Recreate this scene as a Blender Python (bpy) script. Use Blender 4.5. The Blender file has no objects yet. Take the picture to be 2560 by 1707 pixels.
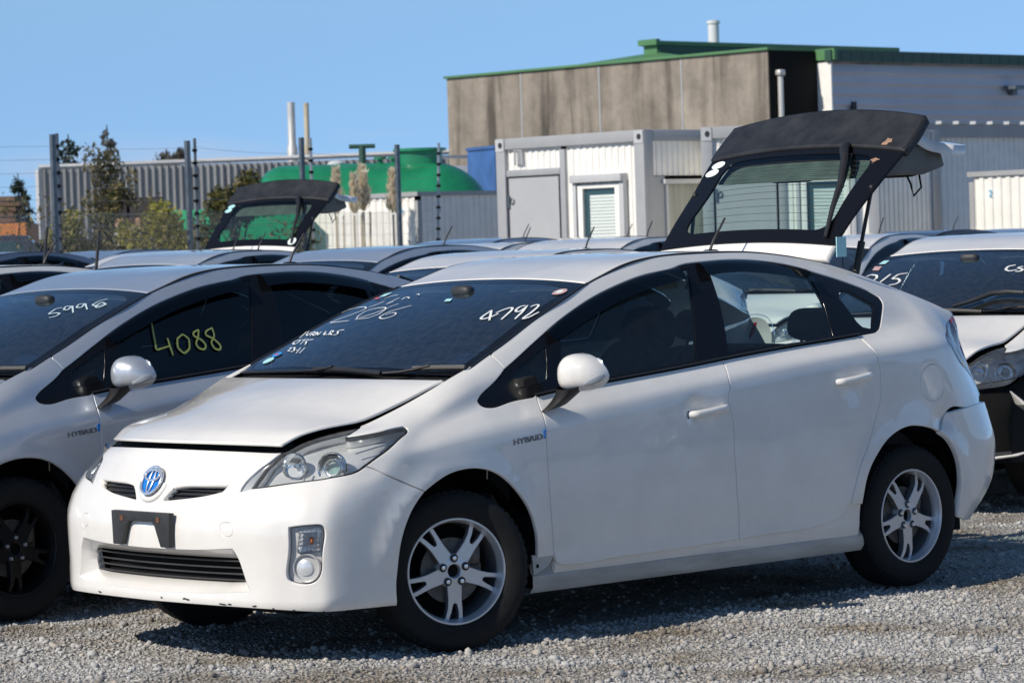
import bpy, bmesh, math, random
import numpy as np
from mathutils import Vector, Matrix
from mathutils.geometry import delaunay_2d_cdt
random.seed(7); RNG=np.random.default_rng(7)
SC=bpy.context.scene; COL=SC.collection
R=math.radians
import numpy as np
def pchip(xs,ys,x):
    """monotone cubic through (xs, ys[...,:]); xs ascending"""
    xs=np.asarray(xs,float); ys=np.asarray(ys,float); x=np.asarray(x,float)
    h=np.diff(xs); d=np.diff(ys,axis=0)/h.reshape(-1,*([1]*(ys.ndim-1)))
    n=len(xs); m=np.zeros_like(ys)
    if n==2: m[0]=m[1]=d[0]
    else:
        hh=h.reshape(-1,*([1]*(ys.ndim-1)))
        w1=2*hh[1:]+hh[:-1]; w2=hh[1:]+2*hh[:-1]
        with np.errstate(divide='ignore',invalid='ignore'):
            mm=(w1+w2)/(w1/d[:-1]+w2/d[1:])
        m[1:-1]=np.where(d[:-1]*d[1:]>0,mm,0)
        m[0]=d[0];m[-1]=d[-1]
    i=np.clip(np.searchsorted(xs,x)-1,0,n-2)
    hi=h[i]; t=(x-xs[i])/hi
    sh=t.shape+(1,)*(ys.ndim-1)
    t=t.reshape(sh);hi=hi.reshape(sh)
    return (ys[i]*(2*t**3-3*t*t+1)+m[i]*hi*(t**3-2*t*t+t)+ys[i+1]*(3*t*t-2*t**3)+m[i+1]*hi*(t**3-t*t))
def catmull(ys,u):
    """uniform C2 natural cubic through ys at 0..n-1"""
    ys=np.asarray(ys,float);n=len(ys);sh=ys.shape
    Y=ys.reshape(n,-1)
    A=np.zeros((n,n));B=np.zeros_like(Y)
    A[0,0]=A[-1,-1]=1
    for i in range(1,n-1):
        A[i,i-1]=1;A[i,i]=4;A[i,i+1]=1;B[i]=6*(Y[i+1]-2*Y[i]+Y[i-1])
    M=np.linalg.solve(A,B)
    u=np.asarray(u,float);i=np.clip(np.floor(u).astype(int),0,n-2);t=(u-i)[...,None]
    r=(1-t)*Y[i]+t*Y[i+1]+((1-t)**3-(1-t))*M[i]/6+(t**3-t)*M[i+1]/6
    return r.reshape(u.shape+sh[1:])
def smooth(G,it,ax,w=.25):
    G=G.copy()
    for _ in range(it):
        H=G.copy()
        s=[slice(None)]*G.ndim;a=list(s);b=list(s);c=list(s)
        a[ax]=slice(0,-2);b[ax]=slice(1,-1);c[ax]=slice(2,None)
        H[tuple(b)]=(1-2*w)*G[tuple(b)]+w*(G[tuple(a)]+G[tuple(c)])
        G=H
    return G
class Surf:
    def __init__(s,G,u0,u1,v0,v1):
        s.G=G;s.n,s.m=G.shape[:2];s.u0,s.u1,s.v0,s.v1=u0,u1,v0,v1
        nu=np.gradient(G,axis=0);nv=np.gradient(G,axis=1)
        N=np.cross(nu,nv);N/=np.linalg.norm(N,axis=2,keepdims=True)+1e-12
        s.N=N
    def _ix(s,u,v):
        a=np.clip((np.asarray(u,float)-s.u0)/(s.u1-s.u0),0,1)*(s.n-1)
        b=np.clip((np.asarray(v,float)-s.v0)/(s.v1-s.v0),0,1)*(s.m-1)
        i=np.minimum(a.astype(int),s.n-2);j=np.minimum(b.astype(int),s.m-2)
        return i,j,(a-i)[...,None],(b-j)[...,None]
    def _bl(s,A,u,v):
        i,j,a,b=s._ix(u,v)
        return (1-a)*(1-b)*A[i,j]+a*(1-b)*A[i+1,j]+(1-a)*b*A[i,j+1]+a*b*A[i+1,j+1]
    def P(s,u,v): return s._bl(s.G,u,v)
    def Nn(s,u,v):
        n=s._bl(s.N,u,v);return n/np.linalg.norm(n,axis=-1,keepdims=True)
# ---- top edge of the body side (hood shut line, windscreen side, roof drip line)
ES=[(.318,.638,.888),(.12,.669,.960),(-.07,.704,1.045),(-.155,.713,1.063),(-.243,.703,1.107),(-.368,.689,1.159),(-.572,.660,1.25),(-.772,.634,1.331),(-.97,.593,1.40),(-1.064,.58,1.429),(-1.197,.57,1.47),(-1.295,.565,1.49),(-1.45,.556,1.506),(-1.7,.55,1.514),(-1.96,.548,1.510),(-2.23,.545,1.487),(-2.508,.545,1.442),(-2.736,.555,1.386),(-2.85,.57,1.347),(-3.098,.61,1.262),(-3.256,.64,1.202)]
ES=np.array(ES)
def Eside(x):
    return pchip(-ES[:,0],ES,-np.asarray(x,float))
CONT=[ # front contours: z, [(x,y)*9]
(.17,[(.80,0),(.79,.22),(.76,.44),(.72,.59),(.68,.66),(.63,.72),(.58,.76),(.46,.775),(.30,.78)]),
(.205,[(.865,0),(.855,.22),(.824,.455),(.785,.61),(.743,.69),(.69,.763),(.636,.808),(.49,.826),(.30,.83)]),
(.235,[(.885,0),(.875,.22),(.842,.46),(.80,.62),(.757,.70),(.703,.777),(.647,.825),(.50,.843),(.30,.846)]),
(.30,[(.880,0),(.870,.22),(.836,.46),(.797,.62),(.756,.70),(.702,.779),(.645,.827),(.50,.845),(.30,.850)]),
(.42,[(.890,0),(.879,.22),(.843,.46),(.803,.62),(.760,.70),(.705,.781),(.646,.828),(.50,.847),(.30,.855)]),
(.52,[(.894,0),(.883,.22),(.847,.46),(.807,.62),(.762,.70),(.705,.782),(.645,.828),(.50,.848),(.30,.859)]),
(.61,[(.873,0),(.860,.22),(.822,.455),(.782,.61),(.737,.692),(.68,.773),(.622,.823),(.49,.849),(.30,.862)]),
(.69,[(.838,0),(.825,.215),(.782,.445),(.738,.59),(.69,.667),(.634,.745),(.578,.802),(.46,.843),(.30,.863)]),
(.75,[(.804,0),(.79,.205),(.745,.42),(.69,.56),(.64,.632),(.585,.708),(.525,.768),(.42,.828),(.30,.862)]),
]
EF=[(.767,0,.815),(.751,.2,.813),(.702,.40,.808),(.639,.548,.802),(.55,.582,.843),(.47,.603,.862),(.40,.62,.874),(.36,.63,.880),(.318,.638,.888)]
FZ={ # rail z per front station (r0..r8)
0:[.17,.205,.245,.31,.41,.51,.60,.685,.75],
5:[.17,.205,.245,.31,.41,.51,.60,.69,.75],
8:[.17,.22,.285,.345,.45,.58,.69,.765,.805]}
def bulge(a,b,fr,amt,out):
    return [a+(b-a)*f+np.array(out)*amt*4*f*(1-f) for f in fr]
def wnet():
    rows=[]
    zs=np.array([c[0] for c in CONT]); cc=np.array([c[1] for c in CONT])
    for j in range(9):
        z=pchip([0,5,8],np.array([FZ[0],FZ[5],FZ[8]]),np.array(float(j)))
        xy=pchip(zs,cc[:,j],np.clip(z,None,.75))
        pts=[np.array([*xy[k],z[k]]) for k in range(9)]
        if j>=7:  # upper rails leave the contour table
            f=(j-6)/2
            pts[8]=np.array([pts[8][0],pts[8][1]-.012*f,z[8]])
        e=np.array(EF[j])
        ang=[0,.1,.3,.5,.8,1.1,1.35,1.5,1.55][j]
        pts+=bulge(pts[8],e,[.3,.62],[.006,.006,.006,.006,.010,.014,.02,.026,.03][j],(np.cos(ang)*.6,np.sin(ang)*.6,.8))
        pts.append(e); rows.append(pts)
    cx=[.3,.028,-.246,-.45,-.9,-1.5,-2.2,-2.48,-2.79,-3.1]; cz=[.765,.80,.830,.846,.893,.950,1.018,1.036,1.053,1.06]
    bx=[.12,-.07,-.16,-.44,-1.0,-1.5,-2.0,-2.44,-2.6,-2.85]
    by=[.800,.784,.777,.788,.791,.791,.785,.773,.758,.735]
    bz=[.865,.925,.955,.967,1.019,1.063,1.098,1.125,1.14,1.165]
    for x in [.12,-.07,-.25,-.45,-.7,-1.05,-1.45,-1.9,-2.3,-2.6]:
        zc=pchip(-np.array(cx),np.array(cz),np.array(-x)); yb=pchip(-np.array(bx),np.array(by),np.array(-x)); zb=pchip(-np.array(bx),np.array(bz),np.array(-x))
        yc=.866
        zz=[.17,.22,.285,.345,.45,.58,.70+.25*(zc-.80),zc]
        yy=[.74,.812,.838,.843,.857,.868,.871,yc]
        pts=[np.array([x,a,b]) for a,b in zip(yy,zz)]
        pts.append(np.array([x,yb,zb]))
        e=Eside(x); am=.018 if x<-.2 else .02
        pts+=bulge(pts[8],e,[.42,.82] if x<-.2 else [.33,.66],am,(0,.86,.5))
        pts.append(e); rows.append(pts)
    RC=[ # rear contours
    [(-2.85,.78,.17),(-3.03,.77,.17),(-3.10,.74,.18),(-3.18,.69,.19),(-3.24,.62,.20),(-3.28,.50,.20),(-3.30,.28,.20),(-3.31,0,.20)],
    [(-2.85,.83,.22),(-3.03,.82,.225),(-3.12,.795,.24),(-3.20,.745,.25),(-3.27,.665,.26),(-3.32,.53,.26),(-3.35,.29,.26),(-3.36,0,.26)],
    [(-2.85,.848,.285),(-3.03,.84,.285),(-3.14,.815,.285),(-3.22,.765,.29),(-3.305,.68,.295),(-3.35,.55,.30),(-3.39,.3,.30),(-3.40,0,.30)],
    [(-2.85,.853,.345),(-3.04,.848,.345),(-3.17,.826,.35),(-3.28,.778,.355),(-3.385,.69,.36),(-3.44,.55,.36),(-3.47,.3,.36),(-3.48,0,.36)],
    [(-2.85,.86,.45),(-3.05,.855,.45),(-3.19,.838,.45),(-3.32,.79,.45),(-3.44,.70,.45),(-3.49,.55,.45),(-3.52,.3,.45),(-3.525,0,.45)],
    [(-2.85,.867,.58),(-3.05,.863,.58),(-3.20,.845,.58),(-3.335,.795,.58),(-3.458,.70,.58),(-3.50,.55,.58),(-3.53,.3,.58),(-3.535,0,.58)],
    [(-2.85,.868,.76),(-3.04,.858,.755),(-3.17,.833,.75),(-3.29,.785,.74),(-3.41,.70,.735),(-3.46,.55,.735),(-3.49,.3,.735),(-3.495,0,.735)],
    [(-2.85,.858,1.055),(-2.99,.838,1.05),(-3.10,.80,1.02),(-3.19,.755,.98),(-3.315,.69,.94),(-3.37,.55,.93),(-3.40,.3,.93),(-3.41,0,.93)],
    [(-2.85,.735,1.165),(-2.98,.76,1.135),(-3.09,.757,1.10),(-3.165,.725,1.07),(-3.275,.675,1.04),(-3.34,.54,1.03),(-3.37,.3,1.03),(-3.38,0,1.03)],
    None,None,
    [tuple(Eside(-2.85)),tuple(Eside(-2.97)),tuple(Eside(-3.07)),tuple(Eside(-3.16)),(-3.256,.64,1.202),(-3.31,.52,1.20),(-3.34,.28,1.205),(-3.35,0,1.21)]]
    for j in range(8):
        pts=[np.array(RC[k][j]) for k in range(9)]
        e=np.array(RC[11][j]); ang=[1.57,1.6,1.75,2.0,2.3,2.8,3.0,3.14][j]
        pts+=bulge(pts[8],e,[.42,.82] ,.012,(np.cos(ang)*.8,np.sin(ang)*.8,.5)); pts.append(e); rows.append(pts)
    return np.array(rows)
NW=27;KW=12
HANDLES=[(-1.325,.842),(-2.29,.913)]
def make_W(nu=1041,nv=331):
    net=wnet()
    uu=np.linspace(0,NW-1,nu); vv=np.linspace(0,KW-1,nv)
    A=pchip(np.arange(NW),net,uu)
    A=smooth(A,80,0)          # even out curvature along the body
    B=pchip(np.arange(KW),A.transpose(1,0,2),vv).transpose(1,0,2)
    B=smooth(B,26,1)
    B[0,:,1]=0
    B[-1,:,1]=0
    # flared wheel arch lips
    for cx in (0,-2.7):
        r=np.hypot(B[...,0]-cx,B[...,2]-.307)
        k=np.exp(-((r-.395)/.055)**2)*np.clip((B[...,2]-.30)/.12,0,1)*(B[...,1]>.6)
        k*=np.clip((1.0-B[...,2])/.2,0,1)
        B[...,1]+=.013*k
    # hand wells behind the door handles
    for hx,hy in HANDLES:
        r=np.hypot((B[...,0]-hx)/.062,(B[...,2]-hy)/.052)*1.0
        B[...,1]-=.015*np.exp(-r**4)*(B[...,1]>.7)
    # dent where the rear bumper has come away from the quarter panel
    r=np.hypot(B[...,0]+2.90,B[...,2]-.725)
    B[...,1]-=.030*np.exp(-(r/.045)**2)*(B[...,1]>.7)*(B[...,0]<-2.8)
    return Surf(B,0,NW-1,0,KW-1)
# ---- top surface: hood, windscreen, roof, tailgate
TE=[(.635,.547,.829),(.54,.585,.876),(.44,.611,.896),(.318,.638,.909),(.12,.669,.971),(-.07,.704,1.047),
    (-.12,.711,1.053),(-.155,.713,1.063),(-.243,.703,1.107),(-.368,.689,1.159),(-.572,.660,1.25),(-.772,.634,1.331),(-.97,.593,1.40),
    (-1.064,.58,1.429),(-1.197,.57,1.47),(-1.295,.565,1.49),(-1.45,.556,1.506),(-1.7,.55,1.514),(-1.96,.548,1.510),(-2.23,.545,1.487),(-2.508,.545,1.442),
    (-2.736,.555,1.386),(-2.95,.575,1.312),(-3.098,.595,1.262),(-3.256,.612,1.202),(-3.385,.60,1.158)]
TC=[(.772,.843),(.70,.880),(.59,.918),(.45,.957),(.26,1.012),(.06,1.054),
    (.0,1.062),(-.05,1.075),(-.13,1.115),(-.265,1.178),(-.50,1.275),(-.75,1.360),(-.98,1.426),
    (-1.08,1.452),(-1.2,1.480),(-1.295,1.496),(-1.45,1.512),(-1.7,1.520),(-1.96,1.516),(-2.23,1.496),(-2.53,1.450),
    (-2.76,1.398),(-2.98,1.330),(-3.13,1.280),(-3.30,1.215),(-3.445,1.165)]
NT=len(TE)
def make_T(nu=401,nv=121):
    e=np.array(TE);c=np.array(TC)
    u=np.linspace(0,NT-1,nu)
    E=smooth(pchip(np.arange(NT),e,u),10,0);C=smooth(pchip(np.arange(NT),c,u),10,0)
    t=np.linspace(-1,1,nv)[None,:]
    x=C[:,:1]+(E[:,:1]-C[:,:1])*t**2
    y=E[:,1:2]*t
    z=C[:,1:2]+(E[:,2:3]-C[:,1:2])*np.abs(t)**2.3
    return Surf(np.stack([x,y,z],2),0,NT-1,-1,1)
POLY={"hl_low": [[2.45, 6.842], [3.322, 6.981], [4.407, 7.125], [5.508, 7.195], [6.323, 7.087], [6.507, 7.068], [6.807, 7.301]], "hl_rear": [[6.807, 7.301], [7.264, 7.834], [7.936, 8.449], [8.398, 8.613], [8.534, 8.691], [8.577, 8.941], [8.519, 9.21]], "hl_notch": [[8.519, 9.21], [8.206, 9.538], [7.407, 9.82], [6.614, 9.999], [6.242, 10.166], [6.735, 10.443], [7.574, 10.731]], "hl_top": [[7.574, 10.731], [6.696, 10.897], [5.494, 10.926], [4.657, 10.9], [3.905, 10.862], [3.306, 11.0], [3.028, 10.892]], "hl_in": [[3.028, 10.892], [2.926, 9.482], [2.715, 7.761], [2.531, 7.209], [2.45, 6.842]], "hl_trim": [[3.028, 10.892], [2.678, 8.164], [2.405, 7.49], [2.225, 7.057], [2.156, 6.7], [2.45, 6.842]], "seam": [[6.807, 7.301], [7.775, 6.082], [8.299, 5.586], [8.525, 5.436]], "archF": [[8.522, 5.445], [8.809, 5.683], [9.165, 5.918], [9.584, 6.026], [9.937, 6.006], [10.306, 5.901], [10.682, 5.662], [11.047, 5.266], [11.334, 4.828], [11.557, 4.346], [11.678, 3.83], [11.766, 3.25], [11.796, 2.641]], "archF2": [[8.515, 5.446], [8.265, 5.072], [8.066, 4.633], [7.899, 3.949], [7.834, 3.041], [7.805, 1.835], [7.878, 0.677]], "fbot": [[11.796, 2.641], [12.226, 2.653]], "cutA": [[12.114, 7.985], [12.05, 7.521], [12.004, 7.01], [12.001, 6.615], [12.004, 6.087], [12.029, 5.305], [12.08, 4.521], [12.153, 3.709], [12.232, 2.592]], "botA": [[12.232, 2.592], [12.256, 2.258], [12.33, 2.009], [12.438, 1.913], [13.372, 1.947], [14.379, 2.034], [15.298, 2.162]], "cutB": [[15.213, 7.899], [15.219, 7.74], [15.189, 7.456], [15.165, 7.069], [15.168, 6.877], [15.162, 6.867], [15.176, 6.372], [15.19, 5.745], [15.208, 5.033], [15.239, 4.206], [15.282, 3.326], [15.287, 2.869], [15.298, 2.162]], "botB": [[15.298, 2.162], [15.572, 2.253], [16.471, 2.464], [16.771, 2.889], [16.9, 3.227], [16.946, 3.481]], "cutC": [[17.474, 7.927], [17.476, 7.614], [17.478, 7.234], [17.527, 7.031], [17.566, 6.82], [17.589, 6.631], [17.587, 6.428], [17.566, 6.275], [17.507, 6.15], [17.379, 5.771], [17.208, 5.237], [17.08, 4.779], [17.006, 4.241], [16.96, 3.796], [16.946, 3.481]], "qbot": [[16.946, 3.481], [17.177, 3.44]], "archR": [[17.177, 3.44], [17.188, 3.977], [17.264, 4.685], [17.437, 5.151], [17.626, 5.454], [17.925, 5.679], [18.236, 5.76], [18.566, 5.727], [18.869, 5.654], [19.098, 5.589]], "archR2": [[19.098, 5.589], [19.358, 5.323], [19.565, 4.982], [19.74, 4.461], [19.835, 3.795], [19.848, 2.968], [19.858, 1.895]], "join": [[19.098, 5.589], [19.313, 5.758], [19.42, 5.971], [20.242, 6.052], [21.873, 6.16]], "tail": [[23.214, 10.72], [22.31, 9.31], [20.697, 7.817], [20.219, 7.248], [20.547, 6.847], [21.429, 6.738], [22.243, 6.689], [22.505, 6.5], [22.374, 6.291]], "dlo_bot": [[10.565, 8.132], [10.573, 7.932], [10.668, 7.816], [11.349, 7.828], [12.078, 7.912]], "dlo_botA": [[12.078, 7.912], [12.406, 7.946], [13.439, 7.928], [14.048, 7.898], [14.897, 7.886], [15.213, 7.899]], "dlo_botB": [[15.213, 7.899], [15.789, 7.919], [16.419, 7.933], [16.962, 7.938], [17.474, 7.927]], "dlo_rear": [[17.474, 7.927], [17.795, 7.924], [17.953, 7.935], [18.075, 8.043], [18.262, 8.385], [18.42, 8.774], [18.496, 9.055], [18.484, 9.24]], "dlo_top": [[18.484, 9.24], [18.353, 9.411], [18.05, 9.608], [17.621, 9.789], [17.216, 9.953], [16.95, 10.124], [16.697, 10.248], [16.377, 10.344], [16.068, 10.403], [15.769, 10.427], [15.463, 10.385], [15.179, 10.289], [15.064, 10.173], [14.75, 10.126], [14.43, 10.139], [14.087, 10.123], [13.714, 10.078], [13.299, 9.999], [13.071, 9.943], [12.684, 9.795], [12.252, 9.632], [11.507, 9.274]], "dlo_front": [[11.507, 9.274], [10.892, 8.583], [10.628, 8.277], [10.565, 8.132]], "seamA": [[11.335, 10.587], [11.403, 10.013], [11.462, 9.573], [11.507, 9.274]], "g_q": [[11.73, 9.038], [11.851, 9.147], [12.553, 9.408], [12.615, 9.381], [12.546, 8.925], [12.436, 8.33], [11.698, 8.311], [11.664, 8.471]], "g_f": [[13.045, 9.777], [12.706, 8.11], [13.481, 8.046], [14.892, 8.007], [15.293, 10.124], [14.893, 10.053], [14.415, 10.053], [14.071, 10.036], [13.696, 9.983], [13.277, 9.89]], "g_r": [[15.553, 10.211], [15.507, 9.57], [15.468, 9.053], [15.412, 8.499], [15.357, 8.074], [16.133, 8.08], [16.99, 8.057], [17.025, 8.551], [17.067, 9.013], [17.057, 9.484], [17.054, 9.827], [16.664, 10.061], [16.347, 10.156], [15.89, 10.224]], "g_c": [[17.445, 9.099], [17.557, 9.367], [17.791, 9.361], [18.195, 8.942], [18.195, 8.743], [17.967, 8.194], [17.851, 8.113], [17.697, 8.208], [17.624, 8.372]], "visF": [[12.933, 9.406], [13.475, 9.495], [13.959, 9.582], [14.31, 9.615], [14.638, 9.627], [15.246, 9.692]], "visR": [[15.446, 9.716], [15.65, 9.739], [15.885, 9.739], [16.24, 9.676], [16.547, 9.609], [16.784, 9.532], [17.033, 9.423]], "ugrille": [[0.382, 6.209], [0.482, 6.533], [0.604, 6.793], [0.731, 6.864], [1.202, 6.942], [1.835, 6.996], [1.793, 6.788], [1.74, 6.686], [1.478, 6.529], [1.049, 6.373]], "lg_top": [[0.62, 4.262], [1.369, 4.291], [1.809, 4.349], [2.121, 4.392]], "lg_side": [[2.121, 4.392], [2.251, 4.072], [2.356, 3.549], [2.457, 3.02], [2.529, 2.717]], "lg_bot": [[2.529, 2.717], [1.745, 2.569], [0.535, 2.437]], "fog": [[4.176, 5.26], [5.439, 5.337], [5.673, 5.276], [5.781, 5.125], [5.648, 4.246], [5.494, 3.406], [5.303, 3.233], [4.274, 3.136], [4.078, 3.229], [4.089, 3.949]], "tow": [[1.846, 5.355], [1.89, 5.413], [2.065, 5.431], [2.122, 5.37], [2.164, 5.14], [2.174, 4.933], [2.129, 4.866], [1.925, 4.855], [1.866, 4.916], [1.844, 5.122]], "fuel": [[18.989, 6.439]], "badge": [[11.1, 6.584], [11.804, 6.618], [11.109, 6.746]], "handleF": [[14.566, 6.537], [15.084, 6.556], [14.848, 6.552]], "handleR": [[16.699, 6.618], [17.332, 6.648]], "crease": [[9.481, 7.002], [12.012, 7.0], [13.578, 7.018], [15.128, 6.976], [17.548, 7.012], [18.725, 7.014]], "emb": [[0.0, 7.074]], "w206": [[[10.474, -0.963], [10.622, -0.958], [10.686, -0.863], [10.65, -0.761], [10.544, -0.697], [10.448, -0.698], [10.298, -0.733], [10.159, -0.79], [10.018, -0.833], [9.959, -0.853], [9.956, -0.76], [9.967, -0.612]], [[10.0, -0.558], [10.013, -0.527], [10.033, -0.42], [10.188, -0.381], [10.423, -0.416], [10.512, -0.47], [10.502, -0.558], [10.411, -0.631], [10.171, -0.607], [10.029, -0.553]], [[10.06, -0.539], [10.227, -0.458], [10.493, -0.418]], [[10.535, -0.201], [10.427, -0.253], [10.309, -0.306], [10.177, -0.32], [10.031, -0.306], [9.963, -0.241], [10.017, -0.192], [10.128, -0.179], [10.219, -0.21], [10.227, -0.267], [10.128, -0.286]], [[11.055, -0.741], [11.174, -0.719], [11.191, -0.653]], [[11.01, -0.549], [10.851, -0.541], [10.673, -0.537]], [[10.591, -0.694], [10.715, -0.661], [10.86, -0.643]], [[10.789, -0.512], [10.698, -0.537]], [[10.651, -0.389], [10.519, -0.429]], [[10.93, -0.478], [11.016, -0.474], [10.93, -0.4], [10.895, -0.404]], [[10.872, -0.462], [10.969, -0.471]], [[11.12, -0.423], [11.155, -0.418], [11.077, -0.37]]], "wturn": [[[9.611, -0.987], [9.657, -0.948]], [[9.651, -0.982], [9.511, -0.946], [9.371, -0.914]], [[9.608, -0.929], [9.491, -0.894], [9.437, -0.835], [9.588, -0.879]], [[9.579, -0.853], [9.416, -0.794]], [[9.579, -0.853], [9.59, -0.826], [9.517, -0.791], [9.491, -0.811], [9.413, -0.742]], [[9.419, -0.734], [9.579, -0.793], [9.406, -0.687], [9.559, -0.727]], [[9.564, -0.67], [9.412, -0.622], [9.423, -0.577]], [[9.479, -0.651], [9.489, -0.626]], [[9.393, -0.549], [9.569, -0.609]], [[9.569, -0.609], [9.548, -0.564], [9.476, -0.544], [9.461, -0.569], [9.384, -0.503]], [[9.571, -0.457], [9.569, -0.51], [9.522, -0.513], [9.441, -0.456], [9.38, -0.449], [9.382, -0.485]], [[9.256, -0.837], [9.23, -0.897], [9.096, -0.863], [9.034, -0.799], [9.151, -0.803], [9.256, -0.837]], [[9.243, -0.811], [9.254, -0.723]], [[9.243, -0.766], [9.022, -0.724]], [[9.227, -0.649], [9.218, -0.708], [9.149, -0.712], [9.064, -0.661], [8.971, -0.642]], [[8.818, -0.79], [8.876, -0.781], [8.761, -0.743], [8.648, -0.754], [8.639, -0.709]], [[8.836, -0.748], [8.859, -0.716], [8.732, -0.695], [8.695, -0.664], [8.576, -0.65], [8.594, -0.683]], [[8.691, -0.644], [8.67, -0.631]], [[8.811, -0.633], [8.474, -0.578]], [[8.801, -0.576], [8.471, -0.537]]], "w4792": [[[10.363, 0.61], [10.266, 0.614], [10.092, 0.618], [9.997, 0.63], [9.996, 0.657], [10.089, 0.685], [10.244, 0.705]], [[10.363, 0.61], [10.177, 0.66], [9.965, 0.713]], [[10.262, 0.678], [10.401, 0.691], [10.515, 0.716], [10.516, 0.742], [10.391, 0.763], [10.194, 0.777], [10.023, 0.788]], [[10.643, 0.807], [10.597, 0.778], [10.446, 0.785], [10.362, 0.805], [10.375, 0.833], [10.559, 0.831], [10.663, 0.819]], [[10.663, 0.819], [10.385, 0.856], [10.08, 0.877]], [[10.611, 0.859], [10.724, 0.871], [10.73, 0.9], [10.593, 0.915], [10.364, 0.925], [10.092, 0.924], [10.183, 0.955], [10.437, 0.972]]], "st_strip": [[11.23, -0.885], [11.42, -0.911], [11.462, -0.848], [11.22, -0.811]], "st_red": [[11.162, -0.916], [11.24, -0.914], [11.194, -0.85], [11.095, -0.831]], "st_blue": [[8.221, -0.82], [8.46, -0.867], [8.6, -0.842], [8.575, -0.796], [8.404, -0.759], [8.232, -0.776]], "st_pale": [[7.722, -0.809], [7.941, -0.852], [8.159, -0.843], [8.193, -0.782], [8.015, -0.742], [7.799, -0.754]], "st_oval": [[11.223, 0.864], [11.367, 0.849], [11.509, 0.875], [11.522, 0.931], [11.418, 0.951], [11.284, 0.941], [11.211, 0.905]], "st_sq": [[10.698, 0.049], [10.822, 0.022], [10.844, 0.073], [10.706, 0.106]], "paper": [[7.476, 0.822], [8.738, 0.797], [8.778, 0.948], [7.523, 0.98]], "paper2": [[8.914, 0.883], [9.142, 0.879], [9.201, 0.94], [8.81, 0.963]], "wip1": [[6.714, -0.078], [6.801, 0.081], [6.485, 0.268], [6.107, 0.414], [5.623, 0.537]], "wip2": [[7.084, 0.67], [7.254, 0.775], [7.328, 0.905], [7.381, 0.991]], "arm1": [[5.362, -0.733], [5.872, -0.4], [6.18, -0.171], [6.454, -0.047]], "arm2": [[5.723, 0.545], [6.263, 0.626], [6.957, 0.679]], "w5998": [[[10.803, 0.431], [10.743, 0.386], [10.466, 0.423], [10.55, 0.472], [10.531, 0.529], [10.389, 0.541], [10.319, 0.497]], [[10.886, 0.503], [10.886, 0.437], [10.714, 0.481], [10.693, 0.536], [10.919, 0.495], [10.592, 0.64]], [[11.058, 0.574], [11.017, 0.526], [10.835, 0.57], [10.853, 0.624], [11.079, 0.572], [10.784, 0.714]], [[11.361, 0.711], [11.231, 0.669], [11.009, 0.674], [10.975, 0.758], [11.119, 0.795], [11.182, 0.719], [11.029, 0.723], [10.932, 0.74], [10.904, 0.785], [11.109, 0.804]]], "wOH": [[[9.925, 0.169], [9.61, 0.331], [9.245, 0.441]], [[10.25, 0.279], [9.432, 0.586]], [[9.984, 0.262], [9.112, 0.555]], [[9.617, 0.404], [9.459, 0.588]]], "s4088": [[[13.612, 9.567], [13.572, 9.193], [13.537, 8.811], [13.706, 8.815], [13.77, 8.82]], [[13.768, 9.029], [13.768, 8.804], [13.779, 8.568]], [[14.017, 9.01], [13.909, 8.942], [13.879, 8.723], [13.95, 8.542], [14.056, 8.623], [14.091, 8.862], [14.017, 9.01]], [[14.274, 9.012], [14.178, 8.988], [14.162, 8.913], [14.274, 8.759], [14.318, 8.623], [14.281, 8.53], [14.199, 8.573], [14.164, 8.707], [14.229, 8.838], [14.274, 9.012]], [[14.476, 8.977], [14.369, 8.94], [14.343, 8.856], [14.462, 8.707], [14.528, 8.54], [14.501, 8.445], [14.423, 8.499], [14.393, 8.656], [14.475, 8.777], [14.476, 8.977]]], "spaper": [[8.161, 0.778], [8.774, 0.742], [8.799, 0.922], [8.117, 0.941]], "ind": [[4.537, 5.182], [5.684, 5.119], [5.628, 4.654], [5.56, 4.217], [5.02, 4.292], [4.446, 4.208], [4.488, 4.731]], "foglamp": [[4.799, 3.691]], "proj": [[5.56, 8.216]], "lampb": [[3.86, 8.508]], "hl_div": [[4.375, 7.074], [4.388, 7.509], [4.495, 7.969]], "hl_bar": [[6.475, 8.721], [7.243, 8.782], [8.045, 8.71]], "mirc": [[-0.806, 0.0, 1.293]], "w215": [[[10.294, -0.912], [10.387, -0.875], [10.288, -0.799], [10.088, -0.759], [9.909, -0.777]], [[10.284, -0.65], [10.036, -0.658], [9.774, -0.671]], [[10.27, -0.468], [10.228, -0.558], [9.944, -0.577], [9.94, -0.511], [9.778, -0.46], [9.622, -0.472], [9.574, -0.539]]], "wcs": [[[10.646, 0.535], [10.543, 0.474], [10.333, 0.474], [10.234, 0.518], [10.344, 0.58]], [[10.563, 0.615], [10.459, 0.568], [10.377, 0.635], [10.237, 0.624], [10.229, 0.576]]], "st_r1": [[11.203, -0.952], [11.472, -0.953], [11.433, -0.881], [11.155, -0.869]], "st_r2": [[10.73, -0.927], [11.05, -0.959], [10.967, -0.866], [10.651, -0.846]], "rwip": [[7.05, 0.258], [7.742, 0.375], [8.547, 0.515], [8.701, 0.639], [8.629, 0.78]]}
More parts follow.
